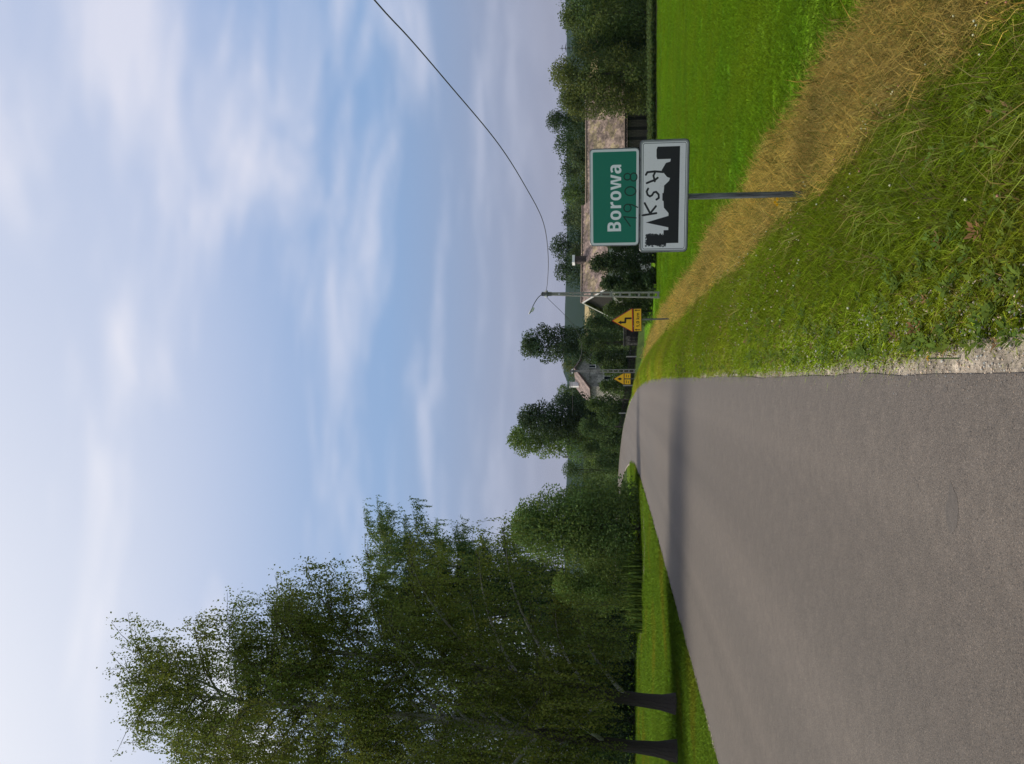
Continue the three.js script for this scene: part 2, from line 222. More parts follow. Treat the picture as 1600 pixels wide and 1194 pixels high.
// weeping birch: leaning stem, rising limbs, long hanging twigs full of small leaves
function birch({ x, d, top, lean = [0, 0], radius, seed, color, density = 1, label, group, crownFrom = 0.2, trunkR = 0.21, leafSize = 0.062, vase = 0, hang = 1, darkTo = 0.4 }) {
  const r = rng(seed), base = ground(x, d), h = top - base.y; const t = thing('birch_tree', label, 'tree', base, 0, group);
  const bark = new GB(), limbs = new GB(), lf = new GB();
  const colBark = (P, a) => { const n = fbm(P.x * 3 + a * 2, P.y * 5 + seed, 3), f = sst(darkTo + 0.12, darkTo - 0.12, P.y / h + (n - 0.5) * 0.35); const k = 0.85 + 0.3 * n; const scar = vnoise(a * 1.5 + seed, P.y * 9) > 0.76 ? 0.35 : 1; return [lerp(0.46 * scar, 0.045, f) * k, lerp(0.44 * scar, 0.036, f) * k, lerp(0.40 * scar, 0.028, f) * k]; };
  const stem = []; const radii = []; const N = 26;
  for (let k = 0; k <= N; k++) { const q = k / N, b = q * q * 0.45 + q * 0.55; stem.push(V(lean[0] * b + 0.16 * Math.sin(q * 7 + seed), h * 0.96 * q - 0.05, lean[1] * b + 0.16 * Math.cos(q * 6 + seed * 2))); radii.push(trunkR * (k === 0 ? 1.75 : k === 1 ? 1.12 : 1) * (0.93 + 0.16 * vnoise(k * 0.9, seed)) * Math.pow(1 - q, 0.85) + 0.012); }
  bark.tube(stem, radii, 9, colBark);
  const stemAt = q => { const f = Math.min(N - 0.001, q * N), i = Math.floor(f); return stem[i].clone().lerp(stem[i + 1], f - i); };
  const strand = (p, len, col) => { // hanging twig with leaves
    const n = Math.max(4, Math.round(len / 0.036 * density)); let ax = (r() - 0.5) * 0.9, az = (r() - 0.5) * 0.9; let q = p.clone(); const end = p.clone();
    for (let k = 0; k < n; k++) { const s = len / n, out = Math.exp(-k / n * 2.4); q.x += ax * s * out; q.z += az * s * out; q.y -= s * (1 - 0.3 * out); if (r() < 0.94) { const a = r() * 6.283, dx = Math.cos(a) * 0.65, dz = Math.sin(a) * 0.65, dy = -0.55 - r() * 0.5, l = Math.hypot(dx, dy, dz), nn = unit(r), L = leafSize * (0.65 + r() * 0.7), j = 0.10; lf.leaf(q.x + (r() - 0.5) * j, q.y, q.z + (r() - 0.5) * j, dx / l, dy / l, dz / l, nn[0], nn[1], nn[2], L, L * 0.75, jit(col, r, 0.35)); } }
    end.copy(q); if (len > 0.6 && r() < 0.35) limbs.tube([p, p.clone().lerp(end, 0.5).add(V(ax * 0.05, 0, az * 0.05)), end], [0.006, 0.005, 0.003], 3, () => [0.06, 0.045, 0.035]);
  };
  const nl = Math.round(52 * (h / 15));
  for (let k = 0; k < nl; k++) {
    const q = lerp(crownFrom, 0.97, Math.pow((k + r() * 0.8) / nl, 0.85)), o = stemAt(q), a = k * 2.4 + r() * 0.9, spread = radius * (0.38 + 0.78 * r()) * (vase ? 0.5 + 0.55 * q * vase : Math.min(1, 1.25 * (1 - q) + 0.22)) * (0.75 + 0.25 * sst(crownFrom, crownFrom + 0.2, q)), rise = spread * (0.75 + 0.7 * r());
    const pts = [], rr = [], M = 9, tint = jit(color, r, 0.3); for (let m = 0; m <= M; m++) { const s = m / M; pts.push(V(o.x + Math.cos(a + s * 0.4) * spread * s, o.y + rise * (s - 0.52 * s * s) , o.z + Math.sin(a + s * 0.4) * spread * s)); rr.push((0.24 * radii[Math.floor(q * N)] + 0.018) * (1 - s) + 0.008); }
    limbs.tube(pts, rr, 5, P => colBark(V(P.x, h * 0.7, P.z), a));
    for (let m = 2; m <= M; m++) {
      const p = pts[m], ns = 2 + (r() < 0.5 ? 1 : 0);
      for (let s = 0; s < ns; s++) { // side twig, then the strands that hang from it
        const b = a + (r() - 0.5) * 3.2, sl = (0.45 + 0.9 * r()) * (radius / 4), e = V(p.x + Math.cos(b) * sl, p.y + sl * (0.35 - 0.3 * r()), p.z + Math.sin(b) * sl); if (r() < 0.6) limbs.tube([p, p.clone().lerp(e, 0.5).add(V(0, 0.07, 0)), e], [0.012, 0.009, 0.005], 3, () => [0.09, 0.07, 0.055]);
        const c2 = jit(tint, r, 0.2); for (let w = 0, nw = Math.round(34 * density); w < nw; w++) { const P = p.clone().lerp(e, r() * 1.15), u = unit(r), nn = unit(r), L = leafSize * (0.7 + 0.7 * r()), q3 = 0.22 * Math.sqrt(r()); lf.leaf(P.x + u[0] * q3, P.y + u[1] * q3 * 0.8, P.z + u[2] * q3, u[0] * 0.7, -0.6, u[2] * 0.7, nn[0], nn[1] + 0.4, nn[2], L, L * 0.78, jit(c2, r, 0.35)); } for (let w = 0; w < 3; w++) { const st = p.clone().lerp(e, 0.4 + 0.3 * w); const maxL = Math.max(0.35, Math.min(hang * (0.28 + 1.3 * r() * r() + (1 - q) * (1 - q) * 2.0 * r()), st.y - 0.095 * h)); strand(st, maxL, c2); }
      }
    }
  }
  for (let w = 0; w < 26; w++) { const q = lerp(0.9, 1, r()); const p = stemAt(Math.min(0.999, q)).add(V((r() - 0.5) * 0.7, r() * 0.35, (r() - 0.5) * 0.7)); strand(p, 0.4 + r() * 0.9, jit(color, r, 0.25)); }
  part('trunk', bark.build(), barkMat, t); part('branches', limbs.build(), barkMat, t); part('crown', lf.build(), leafMat, t); return t;
}
// broadleaf tree or shrub: lobes of leaves round limbs, with gaps between the lobes
function broadleaf({ name = 'broadleaf_tree', x, d, top, w, seed, color, leaf = 0.2, count = 7000, from = 0.2, lobes = 16, label, group, category = 'tree', shape = 'round', flat = 1, depth }) {
  color = color.map(v => v * 1.25); const r = rng(seed), base = ground(x, d), h = top - base.y; base.y -= 0.03; const t = thing(name, label, category, base, 0, group);
  const bark = new GB(), lf = new GB(), cy0 = h * from, R = w / 2, Rz = (depth || w) / 2 * flat; const bc = P => { const k = 0.8 + 0.5 * vnoise(P.y * 4, P.x * 6 + seed); return [0.07 * k, 0.055 * k, 0.042 * k]; };
  const tr = Math.max(0.05, h * 0.018), stem = [], rr = []; for (let k = 0; k <= 10; k++) { const q = k / 10; stem.push(V(0.15 * Math.sin(q * 4 + seed), h * 0.85 * q - 0.02, 0.15 * Math.cos(q * 3 + seed) - 0.15)); rr.push(tr * (k ? 1 : 1.4) * (1 - q) + 0.02); } bark.tube(stem, rr, 7, bc);
  const prof = q => shape === 'cone' ? Math.pow(1 - q, 0.8) * 0.98 + 0.06 : shape === 'dome' ? Math.sqrt(Math.max(0.02, 1 - q * q)) : Math.sqrt(Math.max(0.05, 1 - Math.pow(q * 2 - 0.85, 2) / 1.35));
  const Ls = []; for (let k = 0; k < lobes; k++) { const q = (k + 0.5) / lobes, lr = R * (0.30 + 0.20 * r()) * (shape === 'cone' ? 0.55 + 0.5 * (1 - q) : 1), pr = Math.max(0, prof(q) * R - lr * 0.75), a = k * 2.39996 + r() * 0.7, e = 0.55 + 0.5 * r(); let ly = cy0 + (h - cy0) * q; ly = Math.min(h - lr * 0.62, Math.max(cy0 + lr * 0.5, ly)); Ls.push([Math.cos(a) * pr * e * (R > 0 ? 1 : 1), ly, Math.sin(a) * pr * e * (Rz / R), lr, lr * (0.72 + 0.2 * r()), jit(color, r, 0.42)]); }
  Ls.push([0, h - R * 0.26, 0, R * 0.24, R * 0.28, jit(color, r, 0.2)]); Ls.push([0, lerp(cy0, h, 0.45), 0, R * 0.55, (h - cy0) * 0.34, jit(color, r, 0.2)]);
  let area = 0; for (const L of Ls) area += L[3] * L[3];
  for (const L of Ls) {
    if (r() < 0.7) { const s = stem[Math.min(9, Math.floor(L[1] / h * 8))]; bark.tube([s, s.clone().lerp(V(L[0], L[1], L[2]), 0.5).add(V(0, -0.1, 0)), V(L[0], L[1], L[2])], [tr * 0.35, tr * 0.22, 0.012], 4, bc); }
    color; const n = Math.round(count * L[3] * L[3] / area), ph = r() * 9; for (let k = 0; k < n; k++) { const u = unit(r), bumpy = 0.78 + 0.5 * vnoise(u[0] * 2.6 + ph + 20, u[1] * 2.6 + u[2] * 2.1 + 40), rad = Math.pow(r(), 0.3) * bumpy; const px = L[0] + u[0] * L[3] * rad, py = L[1] + u[1] * L[4] * rad, pz = L[2] + u[2] * L[3] * rad; if (py < 0.05) continue; const n2 = unit(r), dn = [u[0] * 0.6 + n2[0], u[1] * 0.4 + n2[1] - 0.25, u[2] * 0.6 + n2[2]], l = Math.hypot(...dn) || 1, nn = unit(r), S = leaf * (0.6 + 0.8 * r()); lf.leaf(px, py, pz, dn[0] / l, dn[1] / l, dn[2] / l, nn[0] + u[0] * 0.5, nn[1] + 0.5, nn[2] + u[2] * 0.5, S, S * 0.62, jit(L[5], r, 0.4)); }
  }
  part('trunk', bark.build(), barkMat, t); part('crown', lf.build(), leafMat, t); return t;
}
function spruce({ x, d, top, w, seed, color, label, group, leaf = 0.4 }) {
  const r = rng(seed), base = ground(x, d), h = top - base.y, t = thing('spruce_tree', label, 'tree', base, 0, group), bark = new GB(), lf = new GB();
  bark.tube([V(0, -0.05, 0), V(0, h * 0.5, 0), V(0, h * 0.98, 0)], [h * 0.018, h * 0.011, 0.02], 6, () => [0.06, 0.045, 0.035]);
  const W = Math.round(h * 2.2); for (let k = 0; k < W; k++) { const q = 0.06 + 0.94 * k / W, y = h * q, R = w / 2 * Math.pow(1 - q, 0.75) * (0.75 + 0.45 * r()) + 0.12, nb = 7 + Math.floor(r() * 3); for (let b = 0; b < nb; b++) { const a = b / nb * 6.283 + k * 1.1 + r() * 0.5, rl = R * (0.75 + 0.4 * r()), c = jit(color, r, 0.4), n = Math.max(4, Math.round(rl / 0.09)); for (let m = 0; m < n; m++) { const s = (m + r()) / n, px = Math.cos(a) * rl * s, pz = Math.sin(a) * rl * s, py = y - rl * 0.32 * s + 0.1 * rl * s * s; const sd = a + (r() < 0.5 ? -1 : 1) * (0.5 + r() * 0.5); const dx = Math.cos(sd), dz = Math.sin(sd), dy = -0.25 - r() * 0.4, l = Math.hypot(dx, dy, dz); lf.leaf(px, py, pz, dx / l, dy / l, dz / l, (r() - 0.5) * 0.8, 1, (r() - 0.5) * 0.8, leaf * (0.5 + 0.7 * r()) * (1.1 - 0.5 * q), leaf * 0.3, jit(c, r, 0.3)); } } }
  part('trunk', bark.build(), barkMat, t); part('crown', lf.build(), leafMat, t); return t;
}
const G_BIRCH = [0.150, 0.180, 0.032], G_DARK = [0.042, 0.070, 0.020], G_MID = [0.072, 0.112, 0.026], G_LIGHT = [0.11, 0.165, 0.036], G_OLIVE = [0.105, 0.128, 0.036];
const topY = (px, d) => at(px, 597, d).y, sideX = (py, d) => at(960, py, d).x;

// the birches beside the road
birch({ x: -9.75, d: 23.6, top: topY(150, 23), lean: [1.25, 0.2], radius: 4.1, seed: 11, color: G_BIRCH, label: 'tallest weeping birch, its dark straight trunk at the meadow edge', trunkR: 0.165, crownFrom: 0.11, hang: 1.1, darkTo: 0.33 });
birch({ x: -8.55, d: 23.8, top: topY(345, 23), lean: [1.3, -0.4], radius: 3.9, seed: 23, color: [0.142, 0.178, 0.032], label: 'weeping birch with a slanting dark trunk, hanging over the road edge', trunkR: 0.18, crownFrom: 0.11, hang: 1.15, darkTo: 0.5 });
birch({ x: -13.4, d: 25.5, top: topY(250, 25.5), lean: [1.2, 0], radius: 4.2, seed: 37, color: G_BIRCH, label: 'weeping birch farthest from the road, crown merged with the tallest one', trunkR: 0.19, crownFrom: 0.2, hang: 1.1 });
birch({ x: sideX(922, 61), d: 61, top: topY(578, 61), lean: [1.9, 0], radius: 4.1, seed: 53, color: [0.105, 0.160, 0.045], label: 'airy birch with sky showing through, standing behind the round bush', trunkR: 0.2, crownFrom: 0.26, leafSize: 0.11, density: 0.72, hang: 0.9, darkTo: 0.3, vase: 1 });
// the dense growth on the left
const bl = (py, pxTop, d, wpx, seed, color, label, more = {}) => broadleaf({ x: sideX(py, d), d, top: topY(pxTop, d), w: wpx * d / FPX, seed, color, label, ...more });
bl(826, 803, 55, 168, 101, [0.115, 0.172, 0.042], 'large round dense bush beside the road bend', { name: 'round_bush', category: 'bush', count: 40000, leaf: 0.15, lobes: 46, from: 0.02, shape: 'dome' });
bl(915, 868, 52, 104, 102, [0.105, 0.15, 0.03], 'yellow-green bush between the round bush and the birches', { name: 'loose_bush', category: 'bush', count: 14000, leaf: 0.12, lobes: 22, from: 0.02, shape: 'dome' });
bl(960, 600, 60, 150, 103, G_DARK, 'tall dark alder rising behind the airy birch', { count: 24000, leaf: 0.22, lobes: 28, from: 0.06 });
bl(1035, 690, 66, 170, 104, [0.036, 0.062, 0.022], 'dark broad tree behind the slanting birch trunk', { count: 24000, leaf: 0.22, lobes: 28, from: 0.02 });
bl(1120, 720, 64, 175, 105, [0.034, 0.060, 0.020], 'dark tree closing the meadow behind the tallest birch', { count: 24000, leaf: 0.22, lobes: 28, from: 0.02 });
bl(1215, 700, 66, 180, 106, G_DARK, 'dark tree at the far corner of the meadow', { count: 16000, leaf: 0.24, lobes: 24, from: 0.02 });
bl(985, 850, 58, 110, 107, [0.045, 0.075, 0.025], 'low dark shrub at the foot of the tall alder', { name: 'meadow_shrub', category: 'shrub', count: 11000, leaf: 0.14, lobes: 22, from: 0.01, shape: 'dome' });
bl(1065, 880, 68, 110, 108, [0.042, 0.072, 0.022], 'low dark shrub closing the meadow between the two birch trunks', { name: 'meadow_shrub', category: 'shrub', count: 9000, leaf: 0.16, lobes: 20, from: 0.01, shape: 'dome' });
bl(1150, 890, 70, 130, 109, [0.038, 0.066, 0.020], 'low dark shrub at the back of the meadow beside the straight trunk', { name: 'meadow_shrub', category: 'shrub', count: 9000, leaf: 0.16, lobes: 20, from: 0.01, shape: 'dome' });
{ // tall reeds before the loose bush
  const d = 50, x = sideX(925, d), base = ground(x, d), r = rng(201), g = new GB(), t = thing('reed_clump', 'clump of long arching dark green reeds in front of the loose bush', 'reeds', base);
  for (let k = 0; k < 300; k++) { const a = r() * 6.283, q = Math.sqrt(r()) * 1.6, bx = Math.cos(a) * q * 1.4, bz = Math.sin(a) * q * 0.7, hgt = 0.8 + 1.0 * r(), w = 0.03 + 0.03 * r(), ld = r() * 6.283, lx = Math.cos(ld) * 0.7 * r(), lz = Math.sin(ld) * 0.7 * r(), c = jit([0.085, 0.150, 0.035], r, 0.5), sx = Math.sin(ld) * w, sz = -Math.cos(ld) * w; const n = 4; let pa, pb; for (let m = 0; m <= n; m++) { const s = m / n, px = bx + lx * s * s * hgt * 0.6, pz = bz + lz * s * s * hgt * 0.6, py = hgt * (s - 0.22 * s * s), f = 1 - s * 0.95; const A = g.vert(px + sx * f, py, pz + sz * f, Math.cos(ld), 0.3, Math.sin(ld), ...c), B = g.vert(px - sx * f, py, pz - sz * f, Math.cos(ld), 0.3, Math.sin(ld), ...c); if (m) g.i.push(pa, pb, A, A, pb, B); pa = A; pb = B; } }
  part('blades', g.build(), leafMat, t);
}
// trees round the white house at the bend
bl(686, 796, 132, 84, 111, G_LIGHT, 'tall pale green tree beyond the bend, beside the broad dark tree', { count: 17000, leaf: 0.28, lobes: 26, from: 0.12 });
bl(655, 812, 128, 78, 112, [0.034, 0.056, 0.020], 'broad dark tree beyond the bend, between the pale tree and the white house', { count: 20000, leaf: 0.28, lobes: 34, from: 0.05 });
bl(626, 868, 150, 46, 113, [0.044, 0.070, 0.024], 'smaller dark tree close to the pink roof', { count: 6000, leaf: 0.26, lobes: 20, from: 0.05 });
bl(538, 817, 130, 76, 114, [0.045, 0.075, 0.028], 'single tall tree with a ragged crown, right of the white house', { count: 15000, leaf: 0.27, lobes: 24, from: 0.25 });
for (const [py, px, d, w, c, lb] of [[610, 872, 158, 60, G_MID, 'tree rising behind the chimney of the white house'], [570, 880, 156, 56, G_OLIVE, 'tree behind the white house gable, beside the ragged tall tree'], [668, 905, 121, 58, [0.062, 0.100, 0.028], 'shrub under the broad dark tree at the bend'], [632, 918, 119, 46, [0.07, 0.112, 0.03], 'bright shrub hiding the lower corner of the white house'], [702, 908, 126, 54, [0.05, 0.085, 0.025], 'shrub under the tall pale tree at the bend'], [735, 880, 150, 60, G_MID, 'rounded tree beyond the road, past the third utility pole'], [772, 884, 146, 60, [0.045, 0.08, 0.024], 'rounded tree beyond the road, half behind the round bush'], [536, 905, 113, 62, [0.052, 0.084, 0.026], 'tall shrub below the ragged tall tree'], [505, 918, 110, 44, [0.045, 0.078, 0.026], 'shrub beside the dark farmhouse gable'], [575, 940, 112, 48, [0.075, 0.118, 0.03], 'light shrub below the window of the white house'], [604, 938, 113, 40, [0.07, 0.11, 0.03], 'light shrub behind the far yellow sign'], [560, 925, 111, 44, [0.05, 0.08, 0.024], 'dark shrub left of the tall shrub'], [648, 935, 117, 50, [0.05, 0.082, 0.022], 'low dark shrub on the outside of the bend'], [690, 938, 122, 46, [0.055, 0.09, 0.024], 'low shrub on the outside of the bend under the pale tree'], [722, 930, 128, 40, [0.045, 0.08, 0.022], 'low shrub at the foot of the third utility pole']]) {
  const sh = px > 890; bl(py, px, d, w, 300 + py, c, lb, { name: sh ? 'garden_shrub' : 'garden_tree', category: sh ? 'shrub' : 'tree', count: sh ? 4200 : 6500, leaf: 0.22, lobes: 18, from: sh ? 0.01 : 0.12, shape: sh ? 'dome' : 'round', group: 'greenery round the white house' });
}
// around the farm on the right
for (const [py, px, d, w, c, lb] of [[412, 924, 73, 58, [0.042, 0.066, 0.024], 'dark fruit tree in front of the farmhouse roof, behind the green name panel'], [442, 940, 72, 44, [0.048, 0.074, 0.026], 'dark fruit tree beside the lamp pole'], [380, 950, 74, 40, [0.042, 0.066, 0.022], 'dark fruit tree behind the lower sign panel'], [484, 946, 80, 56, [0.06, 0.09, 0.026], 'shrub under the farmhouse gable'], [458, 962, 79, 40, [0.055, 0.082, 0.026], 'low shrub against the pale farmhouse wall']]) bl(py, px, d, w, 500 + py, c, lb, { name: 'fruit_tree', count: 9000, leaf: 0.16, lobes: 22, from: 0.03, shape: 'dome', group: 'fruit trees by the farmhouse' });
for (const [py, px, d, w, c, lb] of [[-30, 893, 84, 105, G_MID, 'olive green tree at the far end of the row beside the barn'], [22, 878, 83, 92, [0.085, 0.120, 0.030], 'tree of the row beside the barn, with a pale crown'], [68, 896, 86, 80, [0.040, 0.068, 0.026], 'dark tree of the row beside the barn, under the spruce tip'], [112, 864, 84, 96, [0.098, 0.122, 0.032], 'broad olive tree of the row beside the barn'], [152, 876, 86, 84, [0.085, 0.108, 0.03], 'broad tree of the row next to the barn roof'], [186, 856, 108, 66, [0.040, 0.070, 0.026], 'dark tree rising behind the end of the barn roof']]) bl(py, px, d, w, 700 + py, c, lb, { name: 'farm_tree', count: 15000, leaf: 0.18, lobes: 32, from: 0.01, group: 'tree row beside the barn' });
spruce({ x: sideX(72, 108), d: 108, top: topY(872, 108), w: 4.5, seed: 131, color: [0.026, 0.045, 0.022], label: 'spruce tip rising out of the tree row beside the barn' });
for (const [py, px, d, w, c, lb] of [[222, 870, 150, 56, G_DARK, 'dark tree on the slope behind the barn roof'], [262, 878, 155, 52, [0.048, 0.076, 0.028], 'tree on the slope above the town sign'], [300, 880, 150, 50, G_MID, 'mid green tree on the slope above the town sign'], [338, 882, 160, 48, [0.050, 0.076, 0.03], 'small pale tree on the slope behind the barn'], [382, 862, 155, 46, [0.038, 0.066, 0.026], 'tall dark tree on the slope above the farmhouse'], [420, 868, 160, 46, [0.042, 0.07, 0.027], 'dark tree on the slope before the far hill'], [242, 892, 135, 50, [0.055, 0.082, 0.03], 'low tree just behind the barn ridge'], [330, 897, 135, 60, [0.055, 0.08, 0.03], 'low tree behind the farmhouse ridge'], [398, 894, 140, 44, [0.052, 0.078, 0.028], 'low tree behind the farmhouse chimney'], [510, 915, 170, 46, [0.05, 0.078, 0.03], 'tree on the slope under the golden field'], [475, 922, 180, 44, [0.055, 0.08, 0.032], 'low tree on the slope beside the farmhouse gable']]) bl(py, px, d, w * 1.55, 900 + py, c, lb, { name: 'slope_tree', count: 8000, leaf: 0.3, lobes: 24, from: 0.02, group: 'trees on the slope behind the farm' });

// ───────────── buildings ─────────────
const plain = (r, g, b, ro = 0.9, more = {}) => new THREE.MeshStandardMaterial({ color: new THREE.Color().setRGB(r, g, b), roughness: ro, ...more });
const rough = (r, g, b, ro = 0.95, bs = 0.02) => plain(r, g, b, ro, { map: speckTex, bumpMap: speckTex, bumpScale: bs });
function quad(a, b, c, d) { const g = new THREE.BufferGeometry(); const p = [a, b, c, a, c, d].flatMap(v => [v.x, v.y, v.z]); g.setAttribute('position', new THREE.Float32BufferAttribute(p, 3)); g.setAttribute('uv', new THREE.Float32BufferAttribute([0, 0, 1, 0, 1, 1, 0, 0, 1, 1, 0, 1], 2)); g.computeVertexNormals(); return g; }
function prism(shapePts, len, axisX = true) { const s = new THREE.Shape(shapePts.map(p => new THREE.Vector2(p[0], p[1]))); const g = new THREE.ExtrudeGeometry(s, { depth: len, bevelEnabled: false }); return axisX ? g.rotateY(Math.PI / 2) : g; }
// corrugated roof slope: local x along the ridge, falling towards +z (or -z)
function corrugated(len, run, fall, pitch = 0.18, amp = 0.025, side = 1) {
  const n = Math.round(len / pitch) * 2, P = [], U = [], I = []; const l = Math.hypot(run, fall), ny = run / l, nz = fall / l * side; const rows = 6;
  for (let j = 0; j <= rows; j++) for (let i = 0; i <= n; i++) { const q = j / rows, a = (i % 2 ? amp : -amp) + 0.05 + (q < 1 ? 0 : 0) + 0.012 * ((j * 7 + i) % 3 === 0 ? 1 : 0); P.push(-len / 2 + len * i / n, -fall * q + ny * a, side * run * q + nz * a); U.push(len * i / n / 5.3, q * l / 5.3); }
  for (let j = 0; j < rows; j++) for (let i = 0; i < n; i++) { const a = j * (n + 1) + i; if (side > 0) I.push(a, a + n + 1, a + 1, a + 1, a + n + 1, a + n + 2); else I.push(a, a + 1, a + n + 1, a + 1, a + n + 2, a + n + 1); }
  const g = new THREE.BufferGeometry(); g.setAttribute('position', new THREE.Float32BufferAttribute(P, 3)); g.setAttribute('uv', new THREE.Float32BufferAttribute(U, 2)); g.setIndex(I); g.computeVertexNormals(); return g;
}
const roofMoss = dataTex(512, (i, j) => { const a = nA[j * 512 + i], b = nB[j * 512 + i], c = nC[j * 512 + i]; const m = 0.78 + (a - 0.5) * 0.9 + (b - 0.5) * 0.6, g = c > 0.56 ? 0.9 : 1; const k = Math.max(0.25, Math.min(1, m)) * 255; return [k * 0.98, k * 0.93 * (c > 0.56 ? 1 : 0.97), k * 0.88 * g]; });
// building with a gable roof: ridge along local x, near slope falls to +z
function gabled(name, label, category, x, d, turn, { len, front, back, wallH, backWallH = wallH, ridgeH, wall, gableMat, roof, over = 0.35, pitch = 0.18 }) {
  const t = thing(name, label, category, ground(x, d).setY(H(x, -d) - 0.1), turn);
  part('wall', prism([[-front, 0], [-front, wallH], [back, backWallH], [back, 0]].map(([z, y]) => [z, y]), len).translate(-len / 2, 0, 0), wall, t);
  const gm = gableMat || wall; for (const sx of [-1, 1]) part('gable', prism([[-front + 0.02, wallH - 0.25], [0, ridgeH - 0.12], [back - 0.02, backWallH - 0.25]], 0.16).translate(sx * (len / 2 + 0.01) - 0.08, 0, 0), gm, t);
  const fall = ridgeH - wallH, fo = fall * (front + over) / front, fb = ridgeH - backWallH, fbo = fb * (back + over) / back;
  const r1 = part('roof', corrugated(len + 2 * over, front + over, fo, pitch), roof, t); r1.position.y = ridgeH; const r2 = part('roof', corrugated(len + 2 * over, back + over, fbo, pitch, 0.025, -1), roof, t); r2.position.y = ridgeH;
  const rc = part('ridge_cap', new THREE.CylinderGeometry(0.12, 0.12, len + 2 * over + 0.05, 8).rotateZ(Math.PI / 2), roof, t); rc.position.y = ridgeH + 0.06; return t;
}
function window_(parent, x, y, z, w, h, panes, frameM, glassM, face = 1) { const f = part('window', mergeGeometries([box(w + 0.14, 0.08, 0.09, 0, h / 2 + 0.03), box(w + 0.14, 0.08, 0.09, 0, -h / 2 - 0.03), box(0.07, h, 0.09, -w / 2 - 0.035), box(0.07, h, 0.09, w / 2 + 0.035), ...Array.from({ length: panes - 1 }, (_, k) => box(0.09, h, 0.07, -w / 2 + w * (k + 1) / panes))]), frameM, parent); f.position.set(x, y, z); f.scale.z = face; for (let k = 0; k < panes; k++) part('pane', box(w / panes - 0.1, h - 0.02, 0.02, -w / 2 + w * (k + 0.5) / panes, 0, -0.015), glassM, f); const s = part('sill', box(w + 0.3, 0.06, 0.2, 0, -h / 2 - 0.1, 0.05), frameM, f); void s; return f; }
const glassDark = new THREE.MeshPhysicalMaterial({ color: new THREE.Color().setRGB(0.02, 0.025, 0.03), roughness: 0.06, metalness: 0 });
const paleWall = rough(0.80, 0.77, 0.70), whiteM = plain(0.8, 0.8, 0.78, 0.6), darkWood = rough(0.035, 0.028, 0.022), greyWood = rough(0.16, 0.13, 0.105), roofMat = plain(0.38, 0.345, 0.30, 0.95, { map: roofMoss, bumpMap: speckTex, bumpScale: 0.03 }), pinkRoof = plain(0.31, 0.235, 0.22, 0.9, { map: speckTex });
// mossy barn on the right
{
  const d = 92, xl = sideX(405, d), xr = sideX(150, d), len = xr - xl, x = (xl + xr) / 2, g0 = H(x, -d) - 0.1, yR = topY(917, d - 0.5) - g0, yE = topY(977, d - 4.2) - g0;
  const b = gabled('barn', 'long barn with a weathered mossy grey roof and dark timber wall', 'barn', x, d, 0.02, { len, front: 3.9, back: 3.9, wallH: yE + 0.1, ridgeH: yR, wall: greyWood, gableMat: greyWood, roof: roofMat, pitch: 0.3 });
  const bd = [box(0.34, yE - 0.1, 0.035, 0, (yE - 0.1) / 2 + 0.05, 0)]; void bd; const g1 = new THREE.BoxGeometry(0.31, yE - 0.15, 0.04); for (let k = 0; k < Math.floor(len / 0.34); k++) { const m = part('board', g1, k % 3 ? greyWood : darkWood, b); m.position.set(-len / 2 + 0.2 + k * 0.34, (yE - 0.15) / 2 + 0.06, 3.93 + 0.006 * (k % 2)); }
  part('eave_board', box(len + 0.6, 0.2, 0.06, 0, yE - 0.06, 4.2), darkWood, b);
}
{ // farmhouse left of it: gable turned to us
  const d = 88, xl = sideX(474, d) + 0.2, len = 10, turn = 0.3, g0x = xl + len / 2 * Math.cos(turn), dd = d + 0.3 - len / 2 * Math.sin(turn) + 0.6, g0 = H(g0x, -dd) - 0.1, yR = topY(911, d) - g0, yE = topY(947, d - 3) - g0;
  const b = gabled('farmhouse', 'farmhouse with a grey ribbed roof, dark boarded gable and pale walls behind the lamp pole', 'house', g0x, dd, turn, { len, front: 3.4, back: 4.6, wallH: yE, backWallH: yE - 0.9, ridgeH: yR, wall: paleWall, gableMat: darkWood, roof: plain(0.34, 0.30, 0.275, 0.95, { map: roofMoss }), pitch: 0.42, over: 0.3 });
  const v = part('bargeboard', box(0.07, 0.13, Math.hypot(3.7, yR - yE), 0, 0, 0), plain(0.55, 0.54, 0.52), b); v.position.set(-len / 2 - 0.34, (yR + yE) / 2 - 0.1, 1.78); v.rotation.x = Math.atan2(yR - yE, 3.4);
  const v2 = part('bargeboard', box(0.07, 0.12, Math.hypot(4.9, yR - yE + 0.9), 0, 0, 0), plain(0.5, 0.49, 0.47), b); v2.position.set(-len / 2 - 0.34, (yR + yE - 0.9) / 2 - 0.12, -2.4); v2.rotation.x = -Math.atan2(yR - yE + 0.9, 4.6);
  const ch = part('chimney', new THREE.BoxGeometry(0.62, 1.5, 0.55), rough(0.13, 0.1, 0.09), b); ch.position.set(-0.9, yR + 0.05, 0.35); part('chimney_cap', box(0.8, 0.26, 0.72, 0, 0.84, 0), whiteM, ch);
  window_(b, -2.6, yE - 1.6, 3.46, 1.2, 1.2, 2, whiteM, glassDark); window_(b, 1.6, yE - 1.6, 3.46, 1.2, 1.2, 2, whiteM, glassDark);
}
